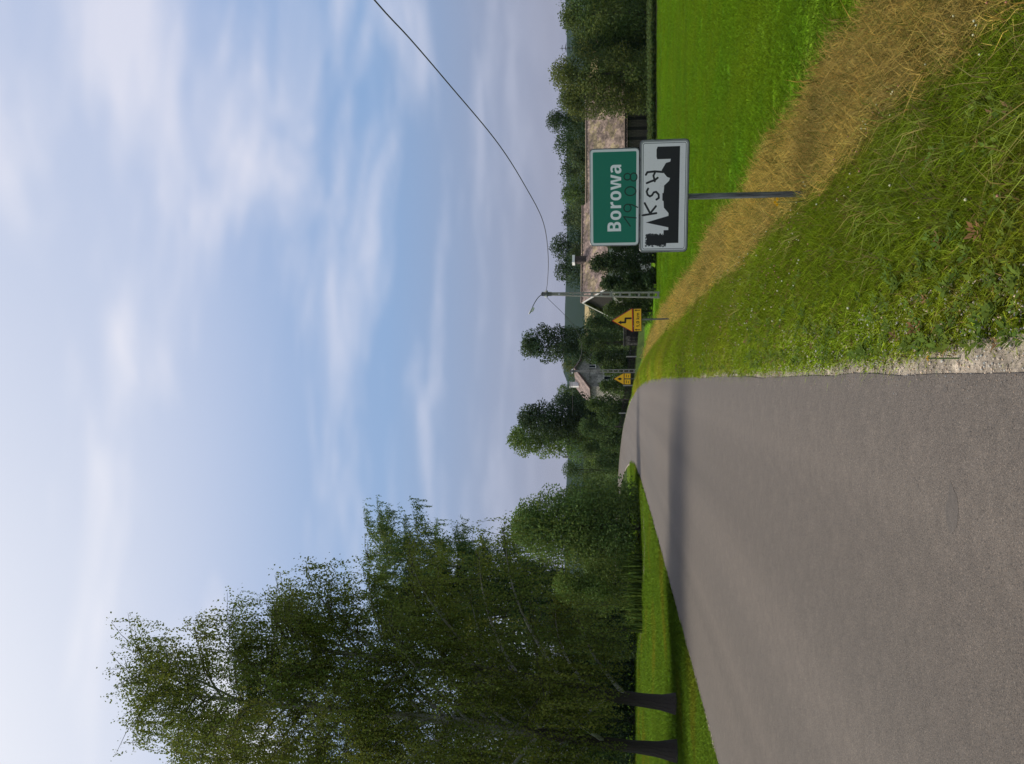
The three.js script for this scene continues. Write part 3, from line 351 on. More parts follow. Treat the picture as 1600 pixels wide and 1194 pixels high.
{ // white house at the bend
  const d = 141, x = sideX(590, d) - 0.1, g0 = H(x, -d) - 0.1, yR = topY(897, d - 4) - g0, yE = topY(919, d - 4) - g0, t = thing('white_house', 'pale house with a pinkish roof and a three-pane window in its gable', 'house', ground(x, d).setY(g0), 0.34), hw = 3.0, len = 9;
  part('wall', new THREE.BoxGeometry(2 * hw, yE, len).translate(0, yE / 2, 0), paleWall, t);
  for (const sz of [-1, 1]) part('gable', prism([[-hw, yE - 0.2], [-hw, yE], [0, yR - 0.1], [hw, yE], [hw, yE - 0.2]], 0.2, false).translate(0, 0, sz * (len / 2 + 0.01) - 0.1), paleWall, t);
  const fall = (yR - yE) * 3.45 / 3; for (const s of [1, -1]) { const m = part('roof', corrugated(len + 0.9, 3.45, fall, 0.4, 0.02, s), pinkRoof, t); m.rotation.y = Math.PI / 2; m.position.y = yR; }
  for (const s of [1, -1]) { const m = part('bargeboard', box(Math.hypot(3.45, fall), 0.26, 0.08), plain(0.14, 0.09, 0.08), t); m.position.set(s * 1.72, yR - fall / 2 - 0.1, len / 2 + 0.46); m.rotation.z = -s * Math.atan2(fall, 3.45); }
  const ch = part('chimney', new THREE.BoxGeometry(0.7, 1.4, 0.7), whiteM, t); ch.position.set(-0.9, yR + 0.15, -0.6); part('chimney_cap', box(0.86, 0.1, 0.86, 0, 0.74, 0), plain(0.5, 0.5, 0.5), ch);
  window_(t, 0.75, topY(925, d - 4) - g0, len / 2 + 0.06, 1.25, 1.05, 3, whiteM, glassDark); window_(t, -1.3, topY(950, d - 4) - g0, len / 2 + 0.06, 1.2, 1.2, 2, whiteM, glassDark); window_(t, 1.3, topY(950, d - 4) - g0, len / 2 + 0.06, 1.2, 1.2, 2, whiteM, glassDark);
}
{ // small shed and picket fence before the shrubs
  const d = 106, x = sideX(524, d), g0 = H(x, -d) - 0.1, h = topY(976, d) - g0; const t = thing('garden_shed', 'small tan shed with a flat dark roof beside the picket fence', 'shed', V(x, g0, -d), -0.15);
  part('wall', new THREE.BoxGeometry(2.2, h, 2).translate(0, h / 2, 0), rough(0.36, 0.31, 0.25), t); part('roof', box(2.6, 0.12, 2.4, 0, h + 0.06, 0), rough(0.1, 0.09, 0.085), t); part('door', box(0.8, Math.max(0.6, h - 0.25), 0.05, 0.4, (h - 0.25) / 2 + 0.05, 1.02), darkWood, t);
  const f = thing('picket_fence', 'low dark picket fence along the garden with a few pale posts', 'fence', V(0, 0, 0)); const pg = new THREE.BoxGeometry(0.1, 0.95, 0.03), post = new THREE.BoxGeometry(0.14, 1.25, 0.14), r = rng(77);
  const A = V(sideX(512, 104), 0, -104), B = V(sideX(668, 112), 0, -112), n = 70; for (let k = 0; k <= n; k++) { const p = A.clone().lerp(B, k / n), y = H(p.x, p.z); const m = part('picket', pg, darkWood, f); m.position.set(p.x, y + 0.5, p.z); m.rotation.y = 0.03; m.rotation.z = (r() - 0.5) * 0.08; if (k % 10 === 0) { const q = part('post', post, k % 20 ? greyWood : paleWall, f); q.position.set(p.x + 0.12, y + 0.6, p.z + 0.09); } }
  for (const yy of [0.25, 0.78]) { const C = new THREE.CatmullRomCurve3(Array.from({ length: 15 }, (_, k) => { const p = A.clone().lerp(B, k / 14); p.y = H(p.x, p.z) + yy; p.z -= 0.03; return p; })); part('rail', new THREE.TubeGeometry(C, 40, 0.035, 5), darkWood, f); }
}

// ───────────── poles and wires ─────────────
const concrete = rough(0.60, 0.57, 0.51, 0.9, 0.01), steel = plain(0.30, 0.32, 0.33, 0.45, { metalness: 0.6, map: speckTex }), blackM = plain(0.03, 0.03, 0.035, 0.6);
function pole(x, d, top, label, lamp = true, tilt = 0) {
  const base = ground(x, d), h = top - base.y, t = thing('utility_pole', label, 'utility pole', base.clone().setY(base.y - 0.1), 0, 'concrete utility poles'); t.rotation.z = tilt;
  for (const s of [-1, 1]) { const g = new THREE.BoxGeometry(0.11, h, 0.2); const p = g.attributes.position; for (let k = 0; k < p.count; k++) { const q = p.getY(k) / h + 0.5; p.setX(k, p.getX(k) * (1 - 0.25 * q) + s * lerp(0.19, 0.075, q)); p.setZ(k, p.getZ(k) * (1 - 0.3 * q)); } g.translate(0, h / 2, 0); g.computeVertexNormals(); part('leg', g, concrete, t); }
  for (let k = 0; k < 13; k++) { const q = 0.03 + 0.95 * k / 12; part('rung', box(lerp(0.32, 0.12, q), k > 9 ? h / 14 : 0.16, 0.09, 0, h * q, 0), concrete, t); }
  const arm = part('crossarm', box(0.5, 0.08, 0.08, 0, h - 0.35, 0.12), steel, t); for (const s of [-1, 1]) part('insulator', new THREE.CylinderGeometry(0.05, 0.07, 0.16, 8).translate(s * 0.2, h - 0.23, 0.12), whiteM, arm);
  part('bracket', box(0.3, 0.75, 0.14, 0, h - 0.3, 0), blackM, t);
  if (lamp) { const c = new THREE.CatmullRomCurve3([V(0, h - 0.3, 0.05), V(-0.15, h + 0.2, 0.08), V(-0.6, h + 0.55, 0.1), V(-1.35, h + 0.9, 0.1)]); const a = part('lamp_arm', new THREE.TubeGeometry(c, 16, 0.035, 6), steel, t); const head = new THREE.SphereGeometry(0.5, 14, 10); head.scale(0.62, 0.16, 0.26); const l = part('lamp_head', head, plain(0.45, 0.46, 0.47, 0.4), a); l.position.set(-1.3, h + 0.88, 0.1); l.rotation.z = -0.5; const gl = new THREE.SphereGeometry(0.4, 12, 8, 0, 6.283, Math.PI / 2, Math.PI / 2); gl.scale(0.55, 0.3, 0.24); const b = part('lamp_glass', gl, plain(0.8, 0.8, 0.8, 0.15), a); b.position.set(-1.2, h + 0.76, 0.1); b.rotation.z = -0.5; }
  return V(x + (tilt ? -Math.sin(tilt) * h : 0), top, -d);
}
const p1 = at(846, 456, 66), p2 = at(890, 580, 107), p3 = at(880, 714, 150);
const P1 = pole(at(1027, 461, 66).x, 66, p1.y, 'concrete lattice pole with a street lamp, beside the fruit trees', true, -0.02);
const P2 = pole(p2.x, 107, p2.y, 'slim concrete pole standing before the white house', false);
const P3 = pole(p3.x, 150, p3.y, 'concrete pole past the tall pale tree at the bend', false);
const P0 = pole(10.6, 8, 9.6, 'concrete pole in the field behind the town sign', false);
function wire(label, pts, rad = 0.014) { const c = new THREE.CatmullRomCurve3(pts, false, 'centripetal'); tag(part(numbered('overhead_wire'), new THREE.TubeGeometry(c, 90, rad, 5), blackM, scene), label, 'wire', 'overhead wires'); }
const dir = (px, py, d) => at(px, py, d);
wire('long sagging overhead wire from the lamp pole up across the sky', [V(P1.x + 0.1, P1.y - 0.35, P1.z + 0.1), dir(855.5, 440, 59.5), dir(856.5, 400, 51.4), dir(848, 345, 42.8), dir(820, 290, 36.7), dir(775, 220, 30.5), dir(700, 130, 25.9), dir(640, 60, 22.6), dir(585, 0, 20), V(10.0, 8.4, -14), V(10.6, 9.3, -8)], 0.02);
{ const a = V(P1.x - 0.15, P1.y - 0.3, P1.z), b = V(P2.x, P2.y - 0.3, P2.z), c = a.clone().lerp(b, 0.5); c.y -= 1.9; const q = a.clone().lerp(b, 0.25); q.y -= 1.4; const q2 = a.clone().lerp(b, 0.75); q2.y -= 1.4; wire('overhead wire sagging from the lamp pole towards the white house', [a, q, c, q2, b], 0.018); }
{ const a = V(P2.x, P2.y - 0.3, P2.z), b = V(P3.x, P3.y - 0.3, P3.z), c = a.clone().lerp(b, 0.5); c.y -= 0.6; wire('overhead wire between the two poles at the bend', [a, c, b], 0.018); }

// ───────────── signs ─────────────
function canvasTex(w, h, draw) { const c = document.createElement('canvas'); c.width = w; c.height = h; const x = c.getContext('2d'); draw(x, w, h); const t = new THREE.CanvasTexture(c); t.colorSpace = THREE.SRGBColorSpace; t.anisotropy = 8; return t; }
function rrect(x, a, b, w, h, r) { x.beginPath(); x.moveTo(a + r, b); x.lineTo(a + w - r, b); x.quadraticCurveTo(a + w, b, a + w, b + r); x.lineTo(a + w, b + h - r); x.quadraticCurveTo(a + w, b + h, a + w - r, b + h); x.lineTo(a + r, b + h); x.quadraticCurveTo(a, b + h, a, b + h - r); x.lineTo(a, b + r); x.quadraticCurveTo(a, b, a + r, b); x.closePath(); }
function grime(x, w, h, seed, n, alpha) { const r = rng(seed); for (let k = 0; k < n; k++) { x.fillStyle = `rgba(${60 + r() * 60 | 0},${58 + r() * 50 | 0},${45 + r() * 40 | 0},${alpha * r()})`; const s = 1 + r() * 4; x.fillRect(r() * w, r() * h, s, s * (1 + r() * 3)); } }
const strokes = (x, w, h, list, lw, style) => { x.strokeStyle = style; x.lineWidth = lw; x.lineCap = 'round'; x.lineJoin = 'round'; for (const l of list) { x.beginPath(); l.forEach((p, i) => i ? x.lineTo(p[0] * w, p[1] * h) : x.moveTo(p[0] * w, p[1] * h)); x.stroke(); } };
const arc = (cx, cy, rx, ry, a0, a1, n = 14) => Array.from({ length: n + 1 }, (_, k) => { const a = lerp(a0, a1, k / n); return [cx + rx * Math.cos(a), cy + ry * Math.sin(a)]; });
const nameTex = canvasTex(1024, 536, (x, w, h) => {
  x.fillStyle = '#d4dbd6'; x.fillRect(0, 0, w, h); x.fillStyle = '#00745a'; rrect(x, 0.026 * w, 0.05 * h, 0.948 * w, 0.9 * h, 16); x.fill();
  x.fillStyle = '#e4ebe6'; x.font = 'bold 214px sans-serif'; x.textAlign = 'left'; x.textBaseline = 'alphabetic'; const m = x.measureText('Borowa').width; x.save(); x.translate(0.13 * w, 0.635 * h); x.scale(0.725 * w / m, 1); x.fillText('Borowa', 0, 0); x.restore();
  const st = 'rgba(6,38,28,0.9)'; strokes(x, w, h, [[[0.2, 0.83], [0.30, 0.69], [0.285, 0.95]], arc(0.39, 0.77, 0.04, 0.075, 0, 6.283), [[0.43, 0.77], [0.425, 0.86], [0.395, 0.98]], arc(0.565, 0.83, 0.046, 0.115, 0, 6.283), arc(0.715, 0.765, 0.034, 0.07, 0, 6.283), arc(0.71, 0.895, 0.042, 0.07, 0, 6.283)], 13, st);
  grime(x, w, h, 5, 900, 0.10);
});
const areaTex = canvasTex(1024, 460, (x, w, h) => {
  x.fillStyle = '#8f948f'; x.fillRect(0, 0, w, h); x.fillStyle = '#e0e2de'; rrect(x, 14, 14, w - 28, h - 28, 26); x.fill(); x.lineWidth = 5; x.strokeStyle = '#39423f'; rrect(x, 24, 24, w - 48, h - 48, 20); x.stroke();
  x.fillStyle = '#15191a'; x.beginPath(); const sk = [[0.075, 0.82], [0.075, 0.56], [0.16, 0.5], [0.195, 0.5], [0.195, 0.6], [0.22, 0.6], [0.268, 0.115], [0.325, 0.6], [0.35, 0.6], [0.40, 0.5], [0.46, 0.49], [0.465, 0.465], [0.53, 0.465], [0.535, 0.49], [0.6, 0.5], [0.64, 0.6], [0.665, 0.62], [0.675, 0.56], [0.735, 0.44], [0.80, 0.53], [0.81, 0.62], [0.835, 0.63], [0.835, 0.345], [0.86, 0.33], [0.92, 0.33], [0.945, 0.35], [0.945, 0.82]]; sk.forEach((p, i) => i ? x.lineTo(p[0] * w, p[1] * h) : x.moveTo(p[0] * w, p[1] * h)); x.closePath(); x.fill();
  const r = rng(9); for (let k = 0; k < 260; k++) { x.globalAlpha = 0.6; x.beginPath(); x.arc((0.045 + 0.115 * r()) * w, (0.12 + 0.42 * r()) * h, 3 + r() * 8, 0, 6.283); x.fill(); } x.globalAlpha = 1; x.fillRect(0.06 * w, 0.14 * h, 0.09 * w, 0.42 * h);
  strokes(x, w, h, [[[0.335, 0.05], [0.352, 0.34]], [[0.445, 0.09], [0.35, 0.21], [0.365, 0.235], [0.415, 0.33]], [[0.575, 0.16], [0.55, 0.13], [0.52, 0.15], [0.505, 0.2], [0.515, 0.245], [0.54, 0.28], [0.545, 0.33], [0.52, 0.385], [0.49, 0.39], [0.475, 0.34]], [[0.625, 0.13], [0.64, 0.22], [0.65, 0.3], [0.67, 0.36]], [[0.64, 0.3], [0.69, 0.27], [0.725, 0.31]], [[0.70, 0.11], [0.722, 0.14], [0.728, 0.3], [0.72, 0.47]]], 19, '#16191a');
  grime(x, w, h, 15, 1200, 0.12);
});
function signPanel(name, parent, w, h, tex, pos, label, rimCol) {
  const g = new THREE.Group(); const back = part(name, (() => { const s = new THREE.Shape(), r = 0.045, a = -w / 2, b = -h / 2; s.moveTo(a + r, b); s.lineTo(a + w - r, b); s.quadraticCurveTo(a + w, b, a + w, b + r); s.lineTo(a + w, b + h - r); s.quadraticCurveTo(a + w, b + h, a + w - r, b + h); s.lineTo(a + r, b + h); s.quadraticCurveTo(a, b + h, a, b + h - r); s.lineTo(a, b + r); s.quadraticCurveTo(a, b, a + r, b); return new THREE.ExtrudeGeometry(s, { depth: 0.018, bevelEnabled: true, bevelSize: 0.004, bevelThickness: 0.004, bevelSegments: 1 }).translate(0, 0, -0.018); })(), rimCol, parent, label); back.position.copy(pos); void g;
  const fs = new THREE.Shape(), r = 0.04, a = -w / 2 + 0.006, b = -h / 2 + 0.006, W = w - 0.012, Hh = h - 0.012; fs.moveTo(a + r, b); fs.lineTo(a + W - r, b); fs.quadraticCurveTo(a + W, b, a + W, b + r); fs.lineTo(a + W, b + Hh - r); fs.quadraticCurveTo(a + W, b + Hh, a + W - r, b + Hh); fs.lineTo(a + r, b + Hh); fs.quadraticCurveTo(a, b + Hh, a, b + Hh - r); fs.lineTo(a, b + r); fs.quadraticCurveTo(a, b, a + r, b);
  const fg = new THREE.ShapeGeometry(fs, 6), p = fg.attributes.position, u = fg.attributes.uv; for (let k = 0; k < p.count; k++) u.setXY(k, (p.getX(k) - a) / W, (p.getY(k) - b) / Hh); fg.translate(0, 0, 0.0065);
  part('printed_face', fg, new THREE.MeshStandardMaterial({ map: tex, roughness: 0.45 }), back); return back;
}
{ // town sign
  const d = 9.15, c2 = at(1037, 310, d), base = ground(at(1255, 303, d).x, d); base.y = Math.min(base.y, at(1250, 303, d).y); const t = thing('town_sign', 'green town name sign above a white built-up area sign on one steel post', 'road sign', base, -0.26);
  const y2 = c2.y - base.y, off = 0.02; signPanel('built_up_area_panel', t, 1.13, 0.49, areaTex, V(off - 0.01, y2, 0.06), 'white panel with a black town skyline and sprayed letters', steel); signPanel('name_panel', t, 0.985, 0.505, nameTex, V(off - 0.01, y2 + 0.505, 0.06), 'green panel with the white name and sprayed digits', steel);
  const ph = y2 + 0.68; part('post', new THREE.CylinderGeometry(0.031, 0.031, ph + 0.3, 14).translate(0, ph / 2 - 0.15, 0), steel, t); part('post_cap', new THREE.SphereGeometry(0.033, 12, 6, 0, 6.283, 0, Math.PI / 2).translate(0, ph, 0), blackM, t);
  for (const yy of [y2 - 0.14, y2 + 0.14, y2 + 0.4, y2 + 0.62]) part('clamp', mergeGeometries([box(0.16, 0.035, 0.02, 0, yy, 0.035), new THREE.TorusGeometry(0.036, 0.009, 6, 16).rotateX(Math.PI / 2).translate(0, yy, 0).toNonIndexed().toNonIndexed ? box(0.085, 0.035, 0.085, 0, yy, 0) : box(0.085, 0.035, 0.085, 0, yy, 0)]), steel, t);
}
const yellow = '#ffc820';
const bendTex = canvasTex(512, 444, (x, w, h) => { x.fillStyle = '#c2271d'; x.fillRect(0, 0, w, h); x.fillStyle = yellow; x.beginPath(); x.moveTo(w / 2, 0.075 * h); x.lineTo(0.955 * w, 0.955 * h); x.lineTo(0.045 * w, 0.955 * h); x.closePath(); x.fill(); strokes(x, w, h, [[[0.58, 0.9], [0.58, 0.66], [0.42, 0.64], [0.42, 0.44]]], 40, '#1a1408'); x.fillStyle = '#1a1408'; x.beginPath(); x.moveTo(0.42 * w, 0.3 * h); x.lineTo(0.5 * w, 0.46 * h); x.lineTo(0.34 * w, 0.46 * h); x.fill(); grime(x, w, h, 3, 300, 0.08); });
const crossTex = canvasTex(512, 444, (x, w, h) => { x.fillStyle = '#c9742a'; x.fillRect(0, 0, w, h); x.fillStyle = yellow; x.beginPath(); x.moveTo(w / 2, 0.075 * h); x.lineTo(0.955 * w, 0.955 * h); x.lineTo(0.045 * w, 0.955 * h); x.closePath(); x.fill(); x.fillStyle = '#2a1608'; x.beginPath(); x.moveTo(0.5 * w, 0.34 * h); x.lineTo(0.62 * w, 0.62 * h); x.lineTo(0.5 * w, 0.82 * h); x.lineTo(0.38 * w, 0.62 * h); x.fill(); });
const distTex = canvasTex(512, 190, (x, w, h) => { x.fillStyle = '#2a1c08'; x.fillRect(0, 0, w, h); x.fillStyle = yellow; x.fillRect(9, 9, w - 18, h - 18); x.fillStyle = '#241706'; x.font = 'bold 104px sans-serif'; x.textAlign = 'center'; x.textBaseline = 'middle'; x.fillText('1,0 km', w / 2, h / 2 + 6); for (const cx of [0.075, 0.925]) { x.fillRect(cx * w - 8, 0.28 * h, 16, 0.55 * h); x.beginPath(); x.moveTo(cx * w, 0.1 * h); x.lineTo(cx * w + 22, 0.36 * h); x.lineTo(cx * w - 22, 0.36 * h); x.fill(); } });
const plateTex = canvasTex(256, 256, (x, w, h) => { x.fillStyle = '#3a2608'; x.fillRect(0, 0, w, h); x.fillStyle = yellow; x.fillRect(10, 10, w - 20, h - 20); x.fillStyle = '#3a2608'; x.fillRect(60, 70, 136, 22); x.fillRect(60, 150, 100, 22); });
function triPanel(parent, side, tex, y, z) {
  const hgt = side * 0.866, r = 0.05 * side, s = new THREE.Shape(); const A = [[-side / 2, 0], [side / 2, 0], [0, hgt]]; const L = (a, b, t) => [lerp(a[0], b[0], t), lerp(a[1], b[1], t)]; const k = r / side * 1.4; for (let i = 0; i < 3; i++) { const p = A[i], prev = A[(i + 2) % 3], nx = A[(i + 1) % 3], a = L(p, prev, k), b = L(p, nx, k); if (!i) s.moveTo(...a); else s.lineTo(...a); s.quadraticCurveTo(p[0], p[1], ...b); } s.closePath();
  const b = part('triangle_panel', new THREE.ExtrudeGeometry(s, { depth: 0.018, bevelEnabled: false }), steel, parent); b.position.set(0, y, z); const g = new THREE.ShapeGeometry(s, 5), p = g.attributes.position, u = g.attributes.uv; for (let i = 0; i < p.count; i++) u.setXY(i, p.getX(i) / side + 0.5, p.getY(i) / hgt); g.translate(0, 0, 0.021); part('printed_face', g, new THREE.MeshStandardMaterial({ map: tex, roughness: 0.45 }), b); return b;
}
function plate(parent, w, h, tex, x, y, z) { const b = part('distance_plate', box(w, h, 0.018), steel, parent); b.position.set(x, y, z); const g = new THREE.PlaneGeometry(w - 0.004, h - 0.004).translate(0, 0, 0.012); part('printed_face', g, new THREE.MeshStandardMaterial({ map: tex, roughness: 0.45 }), b); return b; }
{
  const d = 33, base = ground(at(1053, 498, d).x, d), tip = at(957, 491, d), bot = at(989, 494, d); const t = thing('bend_warning_sign', 'yellow triangular bend warning sign with a distance plate on a thin post', 'road sign', base, -0.28); const side = 0.93, y0 = bot.y - base.y;
  triPanel(t, side, bendTex, y0, 0.05); plate(t, 0.88, 0.30, distTex, 0.0, y0 - 0.17, 0.05); part('post', new THREE.CylinderGeometry(0.03, 0.03, y0 + 0.75, 12).translate(0, (y0 + 0.75) / 2 - 0.1, 0), steel, t); void tip; t.rotation.z = 0.02;
}
{
  const d = 68, base = ground(at(990, 592, d).x, d); base.y = at(993, 592, d).y < base.y ? base.y : base.y; const t = thing('junction_warning_sign', 'small far yellow triangular sign with two plates below at the bend', 'road sign', base, -0.1), side = 0.92, y0 = at(975, 592, d).y - base.y;
  triPanel(t, side, crossTex, y0, 0.05); plate(t, 0.42, 0.5, plateTex, -0.23, y0 - 0.27, 0.05); plate(t, 0.42, 0.5, plateTex, 0.23, y0 - 0.27, 0.05); part('post', new THREE.CylinderGeometry(0.03, 0.03, y0 + 0.7, 10).translate(0, (y0 + 0.7) / 2 - 0.1, 0), steel, t);
}

// ───────────── grass and small plants ─────────────
function tuft(seed, blades, hgt, spread, width, bend, taper = 1) {
  const r = rng(seed), g = new GB(); for (let k = 0; k < blades; k++) { const a = r() * 6.283, q = Math.sqrt(r()) * spread, bx = Math.cos(a) * q, bz = Math.sin(a) * q, l = hgt * (0.5 + 0.7 * r()), ld = r() * 6.283, b = bend * (0.3 + r()) * l, w = width * (0.6 + 0.8 * r()), f = r() * 6.283, sx = Math.cos(f) * w / 2, sz = Math.sin(f) * w / 2, k2 = 0.8 + 0.4 * r(), c = [k2 * (0.95 + 0.14 * r()), k2, k2]; let pa, pb; const nx = -Math.sin(f), nz = Math.cos(f);
    for (let m = 0; m <= 2; m++) { const s = m / 2, px = bx + Math.cos(ld) * b * s * s, pz = bz + Math.sin(ld) * b * s * s, py = l * s * (1 - 0.3 * bend * s); if (m < 2) { const t = 1 - 0.35 * s * taper; const A = g.vert(px + sx * t, py - 0.02 * (1 - s), pz + sz * t, nx, 0.5, nz, ...c), B = g.vert(px - sx * t, py - 0.02 * (1 - s), pz - sz * t, nx, 0.5, nz, ...c); if (m) g.i.push(pa, pb, A, A, pb, B); pa = A; pb = B; } else { const T = g.vert(px, py, pz, nx, 0.5, nz, ...c); g.i.push(pa, pb, T); } } }
  return g.build();
}
const bladeMat = new THREE.MeshPhysicalMaterial({ vertexColors: true, roughness: 1, specularIntensity: 0.04, transmission: 0.42, thickness: 0, side: THREE.DoubleSide });
function scatter(name, label, category, geo, list, mat = bladeMat) {
  const m = new THREE.InstancedMesh(geo, mat, list.length), M = new THREE.Matrix4(), q = new THREE.Quaternion(), e = new THREE.Euler(), col = new THREE.Color();
  list.forEach((o, k) => { e.set(o.tx || 0, o.a, o.tz || 0); q.setFromEuler(e); M.compose(V(o.x, o.y, o.z), q, V(o.s * (o.w || 1), o.s * (o.h || 1), o.s * (o.w || 1))); m.setMatrixAt(k, M); m.setColorAt(k, col.setRGB(...o.c)); });
  m.name = numbered(name); m.castShadow = m.receiveShadow = true; scene.add(m); tag(m, label, category, null, 'stuff'); m.instanceMatrix.needsUpdate = true; return m;
}
{
  const r = rng(4242), verge = [], straw = [], fieldL = [], left = [], tall = [];
  const rightEdge = d => { for (let k = 0; k < roadPts.length; k++) if (-roadPts[k].z >= d) return roadPts[k].x + HALF; return 0; };
  const edges = Array.from({ length: 140 }, (_, d) => rightEdge(d)); const edge = d => { const i = Math.min(138, Math.floor(d)); return lerp(edges[i], edges[i + 1], d - i); };
  const green = (x, d) => { const n = fbm(x * 0.9 + 3, d * 0.5 + 7, 3), y = sst(0.45, 0.75, fbm(x * 0.4 + 60, d * 0.3 + 2, 3)); const k = 0.75 + 0.5 * n; return [lerp(0.25, 0.36, y) * k, lerp(0.38, 0.40, y) * k, lerp(0.020, 0.03, y) * k]; };
  const pickD = (a, b) => { const t = r(); return a * Math.pow(b / a, t); }; // evenly dense as the eye sees it
  for (let k = 0; k < 80000; k++) { const d = pickD(2.6, 75), e = 0.02 + r() * 2.25, x = edge(d) + e; if (strawAt(x, d) > 0.35 + r() * 0.6) continue; const ragged = (d < 7 ? 0.06 : 0.0) + 0.26 * Math.max(0, wob(d + 40, 61, 1.3) + 0.12) + (d < 5.2 ? 0.2 * sst(5.2, 3.2, d) : 0) + 0.12 * (fbm(x * 3, d * 2.4, 2) - 0.5); if (e < ragged && r() < 0.93 - 0.25 * sst(0.4, 0.7, fbm(d * 4, e * 6, 2))) continue; const z = -d, far = 0.8 + d * 0.028, short = sst(0.1, 0.7, e) * 0.6 + 0.35; const rust = r() < 0.09; verge.push({ x, y: H(x, z) - 0.01, z, a: r() * 6.283, s: (0.75 + 0.6 * r()) * Math.min(2.4, far), h: short * (0.8 + 0.5 * fbm(x * 1.4, d * 1.1 + 30, 2)), tx: (r() - 0.5) * 0.4, tz: (r() - 0.5) * 0.4, c: rust ? jit([0.33, 0.235, 0.10], r, 0.5) : jit(green(x, d), r, 0.35) }); }
  for (let k = 0; k < 15000; k++) { const d = pickD(3.4, 80), x = edge(d) + 1.55 + r() * 1.85; if (strawAt(x, d) < 0.1 + r() * 0.75 || (Math.abs(x - 2.2) < 0.45 && d > 29.5 && d < 33 && r() < 0.85)) continue; const z = -d, n = fbm(x * 1.2, d * 0.8, 3); straw.push({ x, y: H(x, z) - 0.01, z, a: r() * 6.283, s: (0.8 + 0.6 * r()) * Math.min(2, 0.85 + d * 0.02), tx: (r() - 0.5) * 0.7, tz: (r() - 0.5) * 0.7, c: r() < 0.2 ? jit([0.26, 0.29, 0.06], r, 0.3) : jit([0.84 * (0.75 + 0.5 * n), 0.66 * (0.75 + 0.5 * n), 0.17], r, 0.35) }); }
  for (let k = 0; k < 42000; k++) { const d = pickD(5.5, 74), x = edge(d) + 2.8 + Math.pow(r(), 0.9) * (0.48 * d + 3); if (strawAt(x, d) > 0.4) continue; const z = -d, n = fbm(x * 0.25, d * 0.16, 3) * 0.6 + 0.2 + 0.8 * (fbm(x * 0.03 + 2, d * 0.33 + 6, 3) - 0.5), y = fbm(x * 0.8 + 9, d * 0.4, 3); fieldL.push({ x, y: H(x, z) - 0.015, z, a: r() * 6.283, s: (0.6 + 0.5 * r()) * Math.min(3, 0.8 + d * 0.04), h: 0.55 + 0.4 * n, c: jit([lerp(0.16, 0.24, y) * (0.7 + 0.6 * n), 0.39 * (0.7 + 0.6 * n), 0.018], r, 0.3) }); }
  for (let k = 0; k < 36000; k++) { const d = pickD(10, 82), x = edge(d) - 2 * HALF - 0.06 - Math.pow(r(), 1.5) * (0.32 * d + 3); const z = -d, e = edge(d) - 2 * HALF - x; if (e < 0.18 && r() < 0.6) continue; const dry = sst(0.55, 0.75, fbm(x * 0.5 + 11, d * 0.35, 3)); left.push({ x, y: H(x, z) - 0.015, z, a: r() * 6.283, s: (0.6 + 0.6 * r()) * Math.min(2.6, 0.6 + d * 0.03), h: 0.5 + 0.5 * fbm(x * 0.5, d * 0.5, 2), c: jit([lerp(0.16, 0.23, dry), lerp(0.29, 0.28, dry), 0.025], r, 0.35) }); }
  // long arching blades in the verge close by
  for (let k = 0; k < 300; k++) { const d = pickD(2.7, 16), e = 0.7 + r() * 1.3, x = edge(d) + e, z = -d; if (fbm(x * 1.1 + 5, d * 0.8 + 3, 2) < 0.45) continue; tall.push({ x, y: H(x, z) - 0.01, z, a: r() * 6.283, s: 0.8 + 0.6 * r(), tx: (r() - 0.5) * 0.5, tz: (r() - 0.5) * 0.5, c: r() < 0.3 ? jit([0.36, 0.32, 0.11], r, 0.3) : jit([0.22, 0.31, 0.045], r, 0.3) }); }
  scatter('verge_grass', 'mixed green grass covering the verge between the asphalt and the dry strip', 'grass', tuft(1, 30, 0.066, 0.10, 0.0052, 1.2), verge);
  scatter('dry_grass', 'strip of tall straw-coloured dry grass running past the sign posts', 'dry grass', tuft(2, 22, 0.21, 0.13, 0.0055, 1.1), straw);
  scatter('field_grass', 'short bright green grass of the field beyond the dry strip', 'grass', tuft(3, 24, 0.085, 0.14, 0.009, 0.9), fieldL);
  scatter('meadow_grass', 'grass of the meadow strip under the birches', 'grass', tuft(4, 24, 0.11, 0.13, 0.009, 0.9), left);
  scatter('arching_grass', 'long arching grass blades rising out of the verge', 'grass', tuft(6, 7, 0.33, 0.06, 0.0042, 1.2), tall);
  // clover heads and sorrel specks
  const fl = new THREE.IcosahedronGeometry(0.011, 0), cl = [], rs = []; const flMat = new THREE.MeshStandardMaterial({ roughness: 0.9 });
  for (let k = 0; k < 900; k++) { const d = pickD(2.8, 20), x = edge(d) + 0.35 + r() * 1.8; if (fbm(x * 1.3 + 2, d * 0.9 + 1, 2) < 0.30 + 0.2 * r() || strawAt(x, d) > 0.5) continue; const o = { x, y: H(x, -d) + 0.09 + 0.06 * r(), z: -d, a: r() * 6.28, s: 0.4 + 0.4 * r() }; if (r() < 0.5) cl.push({ ...o, c: jit([0.42, 0.43, 0.27], r, 0.3) }); else rs.push({ ...o, s: o.s * 0.9, c: jit([0.30, 0.14, 0.09], r, 0.4) }); }
  scatter('clover_flowers', 'tiny whitish clover heads dotted through the verge grass', 'flowers', fl, cl, flMat); scatter('sorrel_seeds', 'tiny reddish sorrel seed heads in the verge grass', 'flowers', fl, rs, flMat);
